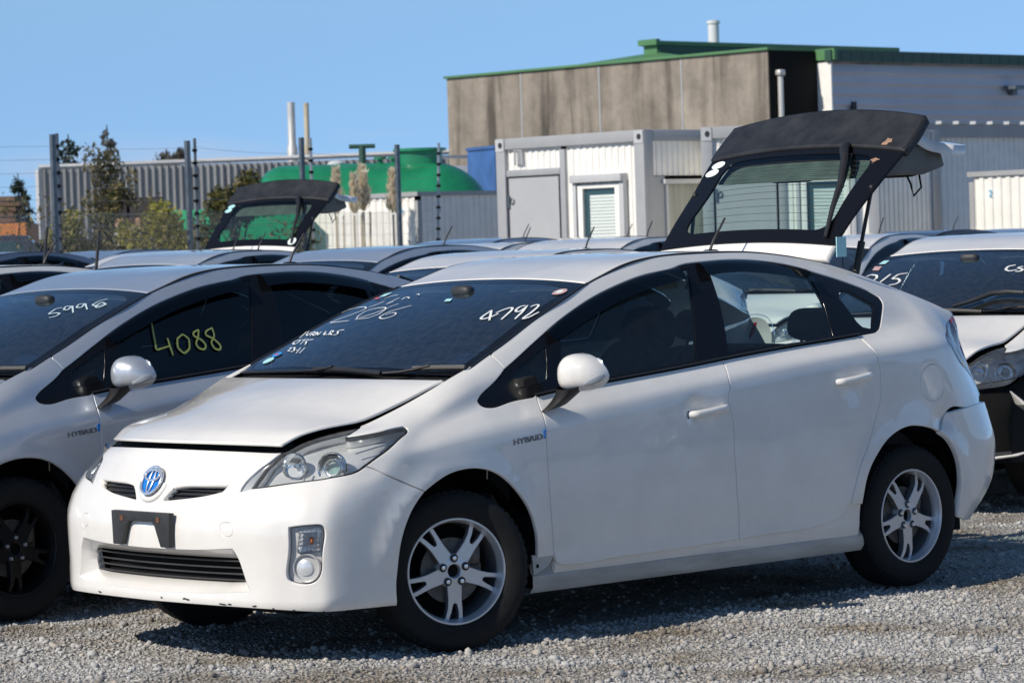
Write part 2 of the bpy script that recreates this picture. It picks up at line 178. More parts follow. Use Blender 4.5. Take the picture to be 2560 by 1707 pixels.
# ------------------------------------------------------------------ materials
def newmat(name):
    m=bpy.data.materials.new(name); m.use_nodes=True
    nt=m.node_tree; nt.nodes.clear()
    out=nt.nodes.new('ShaderNodeOutputMaterial')
    return m,nt,out
def N(nt,t,**kw):
    n=nt.nodes.new(t)
    for k,v in kw.items():
        if k in n.inputs: n.inputs[k].default_value=v
        else: setattr(n,k,v)
    return n
def ramp(nt,fac,stops):
    r=nt.nodes.new('ShaderNodeValToRGB'); cr=r.color_ramp
    while len(cr.elements)>1: cr.elements.remove(cr.elements[-1])
    cr.elements[0].position=stops[0][0]; cr.elements[0].color=(*stops[0][1],1)
    for p,c in stops[1:]:
        e=cr.elements.new(p); e.color=(*c,1)
    nt.links.new(fac,r.inputs[0]); return r
def coords(nt,scale=(1,1,1)):
    t=nt.nodes.new('ShaderNodeTexCoord'); m=nt.nodes.new('ShaderNodeMapping'); m.inputs['Scale'].default_value=scale
    nt.links.new(t.outputs['Object'],m.inputs[0]); return m.outputs[0]
def pbr(name,col,rough=.5,metal=0.,coat=0.,coat_r=.03,noise=0.,nscale=8.,bump=0.,bscale=60.,spec=.5,scale=(1,1,1)):
    m,nt,out=newmat(name); b=N(nt,'ShaderNodeBsdfPrincipled')
    b.inputs['Base Color'].default_value=(*col,1); b.inputs['Roughness'].default_value=rough; b.inputs['Metallic'].default_value=metal
    b.inputs['Coat Weight'].default_value=coat; b.inputs['Coat Roughness'].default_value=coat_r
    b.inputs['Specular IOR Level'].default_value=spec
    nt.links.new(b.outputs[0],out.inputs[0])
    if noise>0 or bump>0:
        c=coords(nt,scale)
    if noise>0:
        t=N(nt,'ShaderNodeTexNoise',Scale=nscale,Detail=6.,Roughness=.62); nt.links.new(c,t.inputs[0])
        lo=tuple(max(0,x*(1-noise)) for x in col); hi=tuple(min(1,x*(1+noise*.6)) for x in col)
        r=ramp(nt,t.outputs['Fac'],[(.3,lo),(.7,hi)]); nt.links.new(r.outputs[0],b.inputs['Base Color'])
        mr=N(nt,'ShaderNodeMapRange'); mr.inputs[3].default_value=max(.02,rough*.8); mr.inputs[4].default_value=min(1,rough*1.25)
        nt.links.new(t.outputs['Fac'],mr.inputs[0]); nt.links.new(mr.outputs[0],b.inputs['Roughness'])
    if bump>0:
        t2=N(nt,'ShaderNodeTexNoise',Scale=bscale,Detail=5.); nt.links.new(c,t2.inputs[0])
        bp=N(nt,'ShaderNodeBump',Strength=bump,Distance=.01); nt.links.new(t2.outputs['Fac'],bp.inputs['Height']); nt.links.new(bp.outputs[0],b.inputs['Normal'])
    return m
def paint(name,col,metal=0.,rough=.35):
    """clear-coated body paint with faint orange peel and road dust"""
    m,nt,out=newmat(name); b=N(nt,'ShaderNodeBsdfPrincipled'); c=coords(nt)
    b.inputs['Metallic'].default_value=metal; b.inputs['Roughness'].default_value=rough
    b.inputs['Coat Weight'].default_value=1.; b.inputs['Coat Roughness'].default_value=.025; b.inputs['Coat IOR'].default_value=1.5
    t=N(nt,'ShaderNodeTexNoise',Scale=3.5,Detail=7.,Roughness=.65); nt.links.new(c,t.inputs[0])
    d=tuple(x*.9+.02 for x in col)
    r=ramp(nt,t.outputs['Fac'],[(.38,d),(.6,col)]); nt.links.new(r.outputs[0],b.inputs['Base Color'])
    t3=N(nt,'ShaderNodeTexNoise',Scale=5.,Detail=3.); nt.links.new(c,t3.inputs[0])
    mr=N(nt,'ShaderNodeMapRange'); mr.inputs[1].default_value=.45; mr.inputs[2].default_value=.75; mr.inputs[3].default_value=.02; mr.inputs[4].default_value=.10
    nt.links.new(t3.outputs['Fac'],mr.inputs[0]); nt.links.new(mr.outputs[0],b.inputs['Coat Roughness'])
    t2=N(nt,'ShaderNodeTexNoise',Scale=2.6,Detail=2.); nt.links.new(c,t2.inputs[0])
    bp=N(nt,'ShaderNodeBump',Strength=.22,Distance=.03); nt.links.new(t2.outputs['Fac'],bp.inputs['Height'])
    nt.links.new(bp.outputs[0],b.inputs['Coat Normal'])
    nt.links.new(b.outputs[0],out.inputs[0]); return m
def glass(name,tint,haze=0.,refl=(1,1,1),ior=1.5):
    """thin automotive glass: tinted see-through mixed with a mirror by Fresnel, a trace of dust"""
    m,nt,out=newmat(name)
    tr=N(nt,'ShaderNodeBsdfTransparent'); tr.inputs[0].default_value=(*tint,1)
    gl=N(nt,'ShaderNodeBsdfGlossy'); gl.inputs['Roughness'].default_value=.012; gl.inputs[0].default_value=(*refl,1)
    fr=N(nt,'ShaderNodeFresnel',IOR=ior)
    mx=N(nt,'ShaderNodeMixShader'); nt.links.new(fr.outputs[0],mx.inputs[0]); nt.links.new(tr.outputs[0],mx.inputs[1]); nt.links.new(gl.outputs[0],mx.inputs[2])
    last=mx
    if haze>0:
        c=coords(nt); t=N(nt,'ShaderNodeTexNoise',Scale=30.,Detail=6.); nt.links.new(c,t.inputs[0])
        mr=N(nt,'ShaderNodeMapRange'); mr.inputs[1].default_value=.3; mr.inputs[2].default_value=.75; mr.inputs[3].default_value=haze*.5; mr.inputs[4].default_value=haze*1.4
        nt.links.new(t.outputs['Fac'],mr.inputs[0])
        df=N(nt,'ShaderNodeBsdfDiffuse'); df.inputs[0].default_value=(.55,.56,.55,1)
        m2=N(nt,'ShaderNodeMixShader'); nt.links.new(mr.outputs[0],m2.inputs[0]); nt.links.new(mx.outputs[0],m2.inputs[1]); nt.links.new(df.outputs[0],m2.inputs[2]); last=m2
    nt.links.new(last.outputs[0],out.inputs[0]); return m
M={}
M['white']=paint('paint_white',(.84,.815,.775))
M['silver']=paint('paint_silver',(.60,.635,.69),.55,.36)
M['blue_silver']=paint('paint_blue_silver',(.42,.50,.62),.6,.34)
M['dark_silver']=paint('paint_dark_silver',(.20,.24,.32),.6,.34)
M['pale_silver']=paint('paint_pale_silver',(.68,.70,.72),.4,.36)
M['charcoal_paint']=paint('paint_charcoal',(.06,.06,.07),.3,.35)
M['black_gloss']=pbr('black_gloss',(.007,.007,.009),.12,spec=.30)
M['black_plastic']=pbr('black_plastic',(.018,.018,.019),.42,noise=.3,bump=.15,bscale=300.)
M['grey_plastic']=pbr('grey_plastic',(.035,.037,.04),.5,noise=.3,bump=.2,bscale=200.)
M['dirty_sill']=pbr('dirty_sill',(.50,.49,.46),.5,noise=.30,nscale=5.,scale=(.5,1,3))
M['matt_black']=pbr('matt_black',(.006,.006,.006),.8,spec=.2)
M['door_trim']=pbr('door_trim',(.26,.27,.26),.7,noise=.15)
M['lamp_bowl']=pbr('lamp_bowl',(.74,.76,.78),.22,.35,coat=.3)
M['inner_grey']=pbr('inner_grey',(.14,.145,.14),.6,noise=.3,nscale=9.)
M['bezel_grey']=pbr('bezel_grey',(.50,.50,.50),.35,noise=.1)
M['trim']=pbr('interior_trim',(.045,.047,.05),.75,noise=.2,spec=.3)
M['beige']=pbr('beige_trim',(.40,.39,.35),.75,noise=.12)
M['seat']=pbr('seat_fabric',(.05,.05,.052),.92,bump=.4,bscale=400.,spec=.2)
M['rubber']=pbr('tyre_rubber',(.014,.014,.014),.78,noise=.4,nscale=20.,bump=.2,bscale=150.,spec=.3)
M['alloy']=pbr('alloy',(.66,.67,.69),.30,.45,coat=.4)
M['alloy_dark']=pbr('alloy_dark',(.20,.20,.21),.45,.4)
M['black_rim']=pbr('black_rim',(.014,.014,.015),.35,.3)
M['steel']=pbr('brake_steel',(.13,.125,.12),.5,.7,noise=.5,nscale=25.)
M['rust']=pbr('rust',(.16,.07,.035),.8,noise=.5,nscale=30.)
M['badge_steel']=pbr('badge_steel',(.20,.21,.23),.25,.6)
M['chrome']=pbr('chrome',(.86,.87,.89),.12,.75)
M['emblem_blue']=pbr('emblem_blue',(.01,.19,.62),.10,coat=1.)
M['reflector']=pbr('lamp_reflector',(.74,.77,.80),.14,1.)
M['lamp_grey']=pbr('lamp_grey',(.40,.42,.44),.35,.5)
M['glass']=glass('window_glass',(.70,.87,.85),.015)
M['screen_glass']=glass('windscreen_glass',(.58,.80,.92),.03,ior=2.5,refl=(.60,.86,1.))
M['dark_glass']=glass('privacy_glass',(.10,.12,.12),.0)
M['half_tint']=glass('half_tint',(.30,.36,.33),.0)
M['back_glass']=glass('back_glass',(.66,.82,.78),.0)
M['smoke']=glass('smoke_acrylic',(.055,.05,.045),.0)
M['lens']=glass('lamp_lens',(.97,.98,.98),.07)
M['clear']=glass('clear_plastic',(.94,.95,.96),.02)
M['red_lens']=pbr('red_lens',(.30,.01,.01),.08,coat=1.)
M['chalk_white']=pbr('marker_white',(.74,.76,.76),.8)
M['chalk_faint']=pbr('marker_faint',(.50,.62,.66),.8)
M['chalk_inside']=pbr('marker_inside',(.16,.19,.10),.8)
M['chalk_green']=pbr('marker_green',(.34,.39,.11),.8)
M['paper']=pbr('paper_white',(.70,.78,.76),.8)
M['paper_grey']=pbr('paper_print',(.30,.37,.38),.8)
M['paper_blue']=pbr('paper_blue',(.08,.42,.70),.7)
M['sticker_blue']=pbr('sticker_blue',(.03,.30,.75),.5)
M['sticker_pale']=pbr('sticker_pale',(.42,.74,.76),.5)
M['sticker_red']=pbr('sticker_red',(.62,.10,.12),.5)
M['sticker_pink']=pbr('sticker_pink',(.55,.36,.36),.5)
M['ink']=pbr('ink',(.03,.03,.035),.7)
M['amber']=pbr('amber',(.5,.16,.06),.2)
# ------------------------------------------------------------------ mesh helpers
def link(name,me,mats,parent=None,loc=None,rot=None):
    o=bpy.data.objects.new(name,me); COL.objects.link(o)
    if me is not None and not me.materials:
        for m in (mats if isinstance(mats,(list,tuple)) else [mats]): me.materials.append(M[m] if isinstance(m,str) else m)
    if parent: o.parent=parent
    if loc is not None: o.location=loc
    if rot is not None: o.rotation_euler=rot
    return o
def empty(name,loc=(0,0,0),rz=0.,**props):
    o=bpy.data.objects.new(name,None); COL.objects.link(o); o.location=loc; o.rotation_euler=(0,0,rz); o.empty_display_size=.2
    for k,v in props.items(): o[k]=v
    return o
def tag(o,label,cat,group=None):
    o['label']=label; o['category']=cat
    if group: o['group']=group
    return o
class MB:
    """collects shapes into one mesh"""
    def __init__(s): s.v=[];s.f=[];s.m=[];s.n=[];s.hasn=False
    def add(s,V,F,mi=0,Nn=None,mis=None):
        b=len(s.v); s.v.extend(map(tuple,V)); s.f.extend([tuple(b+i for i in f) for f in F])
        s.m.extend(mis if mis is not None else [mi]*len(F))
        if Nn is not None: s.hasn=True; s.n.extend(map(tuple,Nn))
        else: s.n.extend([(0,0,0)]*len(V))
    def xform(s,M4):
        s.v=[tuple(M4@Vector(p)) for p in s.v]; return s
    def box(s,c,d,mi=0,rz=0.):
        x,y,z=[q/2 for q in d]; cs,sn=math.cos(rz),math.sin(rz)
        V=[(sx*x,sy*y,sz*z) for sx in(-1,1) for sy in(-1,1) for sz in(-1,1)]
        V=[(c[0]+cs*a-sn*b,c[1]+sn*a+cs*b,c[2]+e) for a,b,e in V]
        s.add(V,[(0,1,3,2),(4,6,7,5),(0,4,5,1),(2,3,7,6),(0,2,6,4),(1,5,7,3)],mi)
    def lathe(s,prof,seg=48,axis='y',c=(0,0,0),mi=0,closed=False,a0=0.,a1=2*math.pi,mis=None):
        n=len(prof);full=abs(a1-a0-2*math.pi)<1e-6; k=seg if full else seg+1
        V=[]
        for i in range(k):
            a=a0+(a1-a0)*i/seg; ca,sa=math.cos(a),math.sin(a)
            for r,h in prof:
                p={'y':(r*ca,h,r*sa),'z':(r*ca,r*sa,h),'x':(h,r*ca,r*sa)}[axis]
                V.append((c[0]+p[0],c[1]+p[1],c[2]+p[2]))
        F=[];mm=[]
        for i in range(seg):
            i2=(i+1)%k
            for j in range(n-1 if not closed else n):
                j2=(j+1)%n
                F.append((i*n+j,i*n+j2,i2*n+j2,i2*n+j)); mm.append(mis[j] if mis else mi)
        s.add(V,F,mis=mm)
    def tube(s,P,r,seg=8,mi=0,cap=True,flat=1.0):
        P=np.array(P,float); n=len(P); rr=np.broadcast_to(np.array(r,float),(n,))
        T=np.gradient(P,axis=0); T/=np.linalg.norm(T,axis=1,keepdims=True)+1e-12
        up=np.array([0,0,1.]) if abs(T[0][2])<.9 else np.array([1.,0,0])
        V=[]
        for i in range(n):
            a=np.cross(T[i],up); a/=np.linalg.norm(a)+1e-12; b=np.cross(a,T[i])
            for k in range(seg):
                t=2*math.pi*k/seg; V.append(P[i]+rr[i]*(math.cos(t)*a+flat*math.sin(t)*b))
        F=[(i*seg+k,i*seg+(k+1)%seg,(i+1)*seg+(k+1)%seg,(i+1)*seg+k) for i in range(n-1) for k in range(seg)]
        if cap: F+= [tuple(range(seg-1,-1,-1)),tuple((n-1)*seg+k for k in range(seg))]
        s.add(V,F,mi)
    def sellip(s,c,d,n=4.,nu=24,nv=16,mi=0,rot=None,fn=None):
        """rounded box (superellipsoid)"""
        V=[]
        def sg(x,p): return math.copysign(abs(x)**p,x)
        e=2./n
        for i in range(nv+1):
            ph=-math.pi/2+math.pi*i/nv
            for j in range(nu):
                th=2*math.pi*j/nu
                p=Vector((d[0]/2*sg(math.cos(ph),e)*sg(math.cos(th),e),d[1]/2*sg(math.cos(ph),e)*sg(math.sin(th),e),d[2]/2*sg(math.sin(ph),e)))
                if fn: p=Vector(fn(p))
                if rot is not None: p=rot@p
                V.append((c[0]+p.x,c[1]+p.y,c[2]+p.z))
        F=[(i*nu+j,i*nu+(j+1)%nu,(i+1)*nu+(j+1)%nu,(i+1)*nu+j) for i in range(nv) for j in range(nu)]
        s.add(V,F,mi)
    def prism(s,poly,axis,h0,h1,mi=0,bevel=0.):
        """extrude polygon (2-D) along axis from h0 to h1"""
        def P(a,b,h): return {'x':(h,a,b),'y':(a,h,b),'z':(a,b,h)}[axis]
        n=len(poly)
        A=sum(poly[i][0]*poly[(i+1)%n][1]-poly[(i+1)%n][0]*poly[i][1] for i in range(n))
        if A<0: poly=poly[::-1]
        V=[P(a,b,h0) for a,b in poly]+[P(a,b,h1) for a,b in poly]
        F=[tuple(range(n-1,-1,-1)),tuple(range(n,2*n))]+[(i,(i+1)%n,n+(i+1)%n,n+i) for i in range(n)]
        if axis=='y': F=[f[::-1] for f in F]
        if h1<h0: F=[f[::-1] for f in F]
        s.add(V,F,mi)
    def mesh(s,name,smooth=True,angle=40.):
        me=bpy.data.meshes.new(name); me.from_pydata(s.v,[],s.f)
        me.polygons.foreach_set('material_index',s.m)
        if smooth:
            me.polygons.foreach_set('use_smooth',[True]*len(s.f))
        me.update()
        if s.hasn:
            nn=np.array(s.n)
            if (np.abs(nn).sum(1)==0).any():
                vn=np.zeros(len(s.v)*3); me.vertices.foreach_get('normal',vn); vn=vn.reshape(-1,3)
                k=np.abs(nn).sum(1)==0; nn[k]=vn[k]
            me.normals_split_custom_set_from_vertices(nn.tolist())
        elif smooth and angle<179: me.set_sharp_from_angle(angle=R(angle))
        return me
    def obj(s,name,mats,parent=None,smooth=True,angle=40.,**kw):
        return link(name,s.mesh(name,smooth,angle),mats,parent,**kw)
def bevelled(me,w=.01,seg=2,angle=35.):
    bm=bmesh.new(); bm.from_mesh(me); bmesh.ops.remove_doubles(bm,verts=bm.verts,dist=1e-5)
    ed=[e for e in bm.edges if len(e.link_faces)==2 and e.calc_face_angle(0)>R(angle)]
    bmesh.ops.bevel(bm,geom=ed,offset=w,segments=seg,affect='EDGES',profile=.6)
    bm.to_mesh(me); bm.free()
    me.polygons.foreach_set('use_smooth',[True]*len(me.polygons)); me.set_sharp_from_angle(angle=R(38)); me.update(); return me
def rib_stroke(mb,S,uv,width=.010,off=.003,mi=0,cam_side=1.):
    uv=np.array(uv,float)
    if len(uv)>2:
        d=np.r_[0,np.cumsum(np.linalg.norm(np.diff(S.P(uv[:,0],uv[:,1]),axis=0),axis=1)+1e-6)]
        tt=np.linspace(0,d[-1],max(8,int(d[-1]/.008)))
        uv=np.stack([np.interp(tt,d,uv[:,0]),np.interp(tt,d,uv[:,1])],1)
        for _ in range(2): uv[1:-1]=(uv[:-2]+2*uv[1:-1]+uv[2:])/4
    P=S.P(uv[:,0],uv[:,1]); Nn=S.Nn(uv[:,0],uv[:,1])*S.sgn
    T=np.gradient(P,axis=0); T/=np.linalg.norm(T,axis=1,keepdims=True)+1e-9
    B=np.cross(T,Nn); B/=np.linalg.norm(B,axis=1,keepdims=True)+1e-9
    w=width/2*(.75+.35*np.sin(np.linspace(0,math.pi,len(P)))); w=w[:,None]
    L=P+B*w+Nn*off; Rr=P-B*w+Nn*off
    V=np.stack([L,Rr],1).reshape(-1,3)
    F=[]
    for i in range(len(P)-1):
        f=(2*i,2*i+1,2*i+3,2*i+2); q=V[list(f)]
        F.append(f if (np.cross(q[2]-q[0],q[3]-q[1])*Nn[i]).sum()>0 else f[::-1])
    mb.add(V,F,mi,np.repeat(Nn,2,0))
# ---- panels cut out of a parametric surface
def spline(uv,S,mode='s',step=.012):
    uv=np.array(uv,float)
    if len(uv)==2: mode='l'
    P=S.P(uv[:,0],uv[:,1]); d=np.r_[0,np.cumsum(np.linalg.norm(np.diff(P,axis=0),axis=1)+1e-7)]
    n=max(2,int(math.ceil(d[-1]/step))+1)
    if mode=='l':
        out=[]
        for i in range(len(uv)-1):
            k=max(1,int(math.ceil((d[i+1]-d[i])/step)))
            for j in range(k): out.append(uv[i]+(uv[i+1]-uv[i])*j/k)
        out.append(uv[-1]); return np.array(out)
    # cubic through the points, chord-length parametrised, then lightly relaxed
    t=np.linspace(0,d[-1],n)
    k=len(uv); h=np.diff(d); A=np.zeros((k,k)); b=np.zeros((k,2)); A[0,0]=A[-1,-1]=1
    for i in range(1,k-1):
        A[i,i-1]=h[i-1];A[i,i]=2*(h[i-1]+h[i]);A[i,i+1]=h[i];b[i]=6*((uv[i+1]-uv[i])/h[i]-(uv[i]-uv[i-1])/h[i-1])
    m=np.linalg.solve(A,b); i=np.clip(np.searchsorted(d,t)-1,0,k-2); hi=h[i][:,None]; a=(d[i+1]-t)[:,None]; c=(t-d[i])[:,None]
    q=m[i]*a**3/(6*hi)+m[i+1]*c**3/(6*hi)+(uv[i]/hi-m[i]*hi/6)*a+(uv[i+1]/hi-m[i+1]*hi/6)*c
    for _ in range(3): q[1:-1]=(q[:-2]+2*q[1:-1]+q[2:])/4
    return q
def path(S,*segs):
    out=[]
    for sg in segs:
        pts,mode=(sg if isinstance(sg,tuple) else (sg,'s'))
        q=spline(pts,S,mode)
        out.append(q[:-1])
    return np.concatenate(out)
def inpoly(p,poly):
    x,y=p[:,0:1],p[:,1:2]; a=poly; b=np.roll(poly,-1,0)
    c=((a[:,1]>y)!=(b[:,1]>y))&(x<(b[:,0]-a[:,0])*(y-a[:,1])/(b[:,1]-a[:,1]+1e-15)+a[:,0])
    return (c.sum(1)%2)==1
def inset(S,uv,dist):
    """move a closed uv loop inwards by dist metres; returns uv and outward in-plane direction"""
    P=S.P(uv[:,0],uv[:,1]); Nn=S.Nn(uv[:,0],uv[:,1])
    T=np.roll(P,-1,0)-np.roll(P,1,0); T/=np.linalg.norm(T,axis=1,keepdims=True)+1e-12
    O=np.cross(T,Nn); O/=np.linalg.norm(O,axis=1,keepdims=True)+1e-12
    h=.01
    Pu=(S.P(uv[:,0]+h,uv[:,1])-S.P(uv[:,0]-h,uv[:,1]))/(2*h); Pv=(S.P(uv[:,0],uv[:,1]+h)-S.P(uv[:,0],uv[:,1]-h))/(2*h)
    a=(Pu*Pu).sum(1);b=(Pu*Pv).sum(1);c=(Pv*Pv).sum(1);e=(Pu*O).sum(1);f=(Pv*O).sum(1);D=a*c-b*b+1e-9
    d=np.stack([(c*e-b*f)/D,(a*f-b*e)/D],1)
    d=np.clip(d,-30,30)
    ins=inpoly(uv+d*.002,uv).mean()
    sg=-1 if ins>.5 else 1
    return uv-sg*d*dist, O*sg
def panel(S,uv,gap=.0022,edge=.003,thick=.016,step=.035,holes=(),off=0.,inner=True,rim=True,hole_rim=.012):
    sg=S.sgn
    loops=[(np.array(uv,float),1.,thick)]+[(np.array(h,float),-1.,hole_rim) for h in holes]
    A=[];rings=[]
    for q,s,th in loops:
        g=gap if s>0 else .0005
        qb,O=inset(S,q,s*g); qa,_=inset(S,q,s*(g+edge))
        qb=np.clip(qb,[S.u0,S.v0],[S.u1,S.v1]);qa=np.clip(qa,[S.u0,S.v0],[S.u1,S.v1])
        A.append(qa); rings.append((qb,O*s,th))
    c=A[0].mean(0); h=.02
    Pu=np.linalg.norm(S.P(A[0][:,0]+h,A[0][:,1])-S.P(A[0][:,0]-h,A[0][:,1]),axis=1).mean()/(2*h)+1e-6
    Pv=np.linalg.norm(S.P(A[0][:,0],A[0][:,1]+h)-S.P(A[0][:,0],A[0][:,1]-h),axis=1).mean()/(2*h)+1e-6
    du,dv=step/Pu,step/Pv
    lo=A[0].min(0);hi=A[0].max(0)
    gu,gv=np.meshgrid(np.arange(lo[0]+du/2,hi[0],du),np.arange(lo[1]+dv/2,hi[1],dv),indexing='ij')
    G=np.stack([gu.ravel(),gv.ravel()],1)
    ok=inpoly(G,A[0])
    for q in A[1:]: ok&=~inpoly(G,q)
    G=G[ok]
    sc=np.array([Pu,Pv])
    if len(G):
        B=np.concatenate(A)*sc
        ok=np.array([(((B-g)**2).sum(1).min()>(.35*step)**2) for g in G*sc]); G=G[ok]
    pts=np.concatenate(A+[G]) if len(G) else np.concatenate(A)
    edges=[];b=0
    for q in A:
        n=len(q); edges+=[(b+i,b+(i+1)%n) for i in range(n)]; b+=n
    res=delaunay_2d_cdt([Vector(p) for p in (pts*sc)],edges,[],0,1e-6)
    q=np.array([tuple(v) for v in res[0]])/sc
    F=np.array([f for f in res[2] if len(f)==3])
    ce=q[F].mean(1); ok=inpoly(ce,A[0])
    for h_ in A[1:]: ok&=~inpoly(ce,h_)
    F=F[ok]
    P=S.P(q[:,0],q[:,1]); Nn=S.Nn(q[:,0],q[:,1])*sg
    fn=np.cross(P[F[:,1]]-P[F[:,0]],P[F[:,2]]-P[F[:,0]])
    fl=(fn*Nn[F[:,0]]).sum(1)<0; F[fl]=F[fl][:,::-1]
    mb=MB(); mb.add(P+Nn*off,F.tolist(),0,Nn)
    if inner:
        mb.add(P+Nn*(off-thick),F[:,::-1].tolist(),2,-Nn)
    if rim:
        for qa,(qb,O,th) in zip(A,rings):
            n=len(qa)
            Pa=S.P(qa[:,0],qa[:,1]);Na=S.Nn(qa[:,0],qa[:,1])*sg
            Pb=S.P(qb[:,0],qb[:,1]);Nb=S.Nn(qb[:,0],qb[:,1])*sg
            V=np.concatenate([Pa+Na*off,Pb+Nb*(off-.0012),Pb+Nb*(off-.0012),Pb+Nb*(off-th)])
            nb=Nb+O;nb/=np.linalg.norm(nb,axis=1,keepdims=True)
            NN=np.concatenate([Na,nb,nb,O])
            FF=[];mm=[]
            for k,mi in ((0,0),(2,1)):
                for i in range(n):
                    j=(i+1)%n; f=(k*n+i,k*n+j,(k+1)*n+j,(k+1)*n+i)
                    v=V[list(f)]; fnn=np.cross(v[2]-v[0],v[3]-v[1])
                    if (fnn*(Nb[i] if k==0 else O[i])).sum()<0: f=f[::-1]
                    FF.append(f);mm.append(mi)
            mb.add(V,FF,0,NN,mis=mm)
    return mb
def mirrored(mb):
    r=MB(); r.v=[(x,-y,z) for x,y,z in mb.v]; r.f=[f[::-1] for f in mb.f]; r.m=list(mb.m); r.n=[(a,-b,c) for a,b,c in mb.n]; r.hasn=mb.hasn; return r
def merge(*mbs):
    r=MB()
    for m in mbs:
        b=len(r.v); r.v+=m.v; r.f+=[tuple(i+b for i in f) for f in m.f]; r.m+=m.m; r.n+=m.n; r.hasn|=m.hasn
    return r
def loftloops(mb,L,mi=0,close=True):
    """quads between successive closed loops of equal length"""
    n=len(L[0]); V=np.concatenate(L); F=[]
    for k in range(len(L)-1):
        for i in range(n if close else n-1):
            j=(i+1)%n; F.append((k*n+i,k*n+j,(k+1)*n+j,(k+1)*n+i))
    mb.add(V,F,mi)
# ------------------------------------------------------------------ the hatchback
SW=make_W(); SW.sgn=1
_g=SW.G[::-1][:-1]*np.array([1,-1,1.])
SF=Surf(np.concatenate([_g,SW.G]),-(NW-1),NW-1,0,KW-1); SF.sgn=1
SR=Surf(np.concatenate([SW.G,(SW.G[::-1]*np.array([1,-1,1.]))[1:]]),0,2*(NW-1),0,KW-1); SR.sgn=1
ST=make_T(); ST.sgn=1 if ST.N[200,60][2]>0 else -1
CAR=None
def side_pair(mb,name,mats,parent,**kw):
    a=mb.obj(name,mats,parent,**kw); b=mirrored(mb).obj(name,mats,parent,**kw); return a,b
def uvcircle(S,c,r,n=40,sx=1.,sy=1.):
    u,v=c;h=.05
    pu=np.linalg.norm(S.P(u+h,v)-S.P(u-h,v))/(2*h);pv=np.linalg.norm(S.P(u,v+h)-S.P(u,v-h))/(2*h)
    a=np.linspace(0,2*math.pi,n,endpoint=False)
    return np.stack([u+r*sx*np.cos(a)/pu,v+r*sy*np.sin(a)/pv],1)
def text_mesh(s,size,ext=.002,align='LEFT',bold=0.):
    c=bpy.data.curves.new('t','FONT'); c.body=s; c.size=size; c.extrude=ext; c.align_x=align; c.offset=bold
    o=bpy.data.objects.new('t',c); COL.objects.link(o); dg=bpy.context.evaluated_depsgraph_get(); dg.update()
    me=bpy.data.meshes.new_from_object(o.evaluated_get(dg)); bpy.data.objects.remove(o); bpy.data.curves.remove(c); me.materials.clear(); return me
def frame_on(S,uv,xdir,off=0.):
    P=Vector(S.P(*uv)); n=Vector(S.Nn(*uv))*S.sgn; x=Vector(xdir); x=(x-n*x.dot(n)).normalized(); y=n.cross(x)
    return Matrix(((x.x,y.x,n.x,P.x+n.x*off),(x.y,y.y,n.y,P.y+n.y*off),(x.z,y.z,n.z,P.z+n.z*off),(0,0,0,1)))
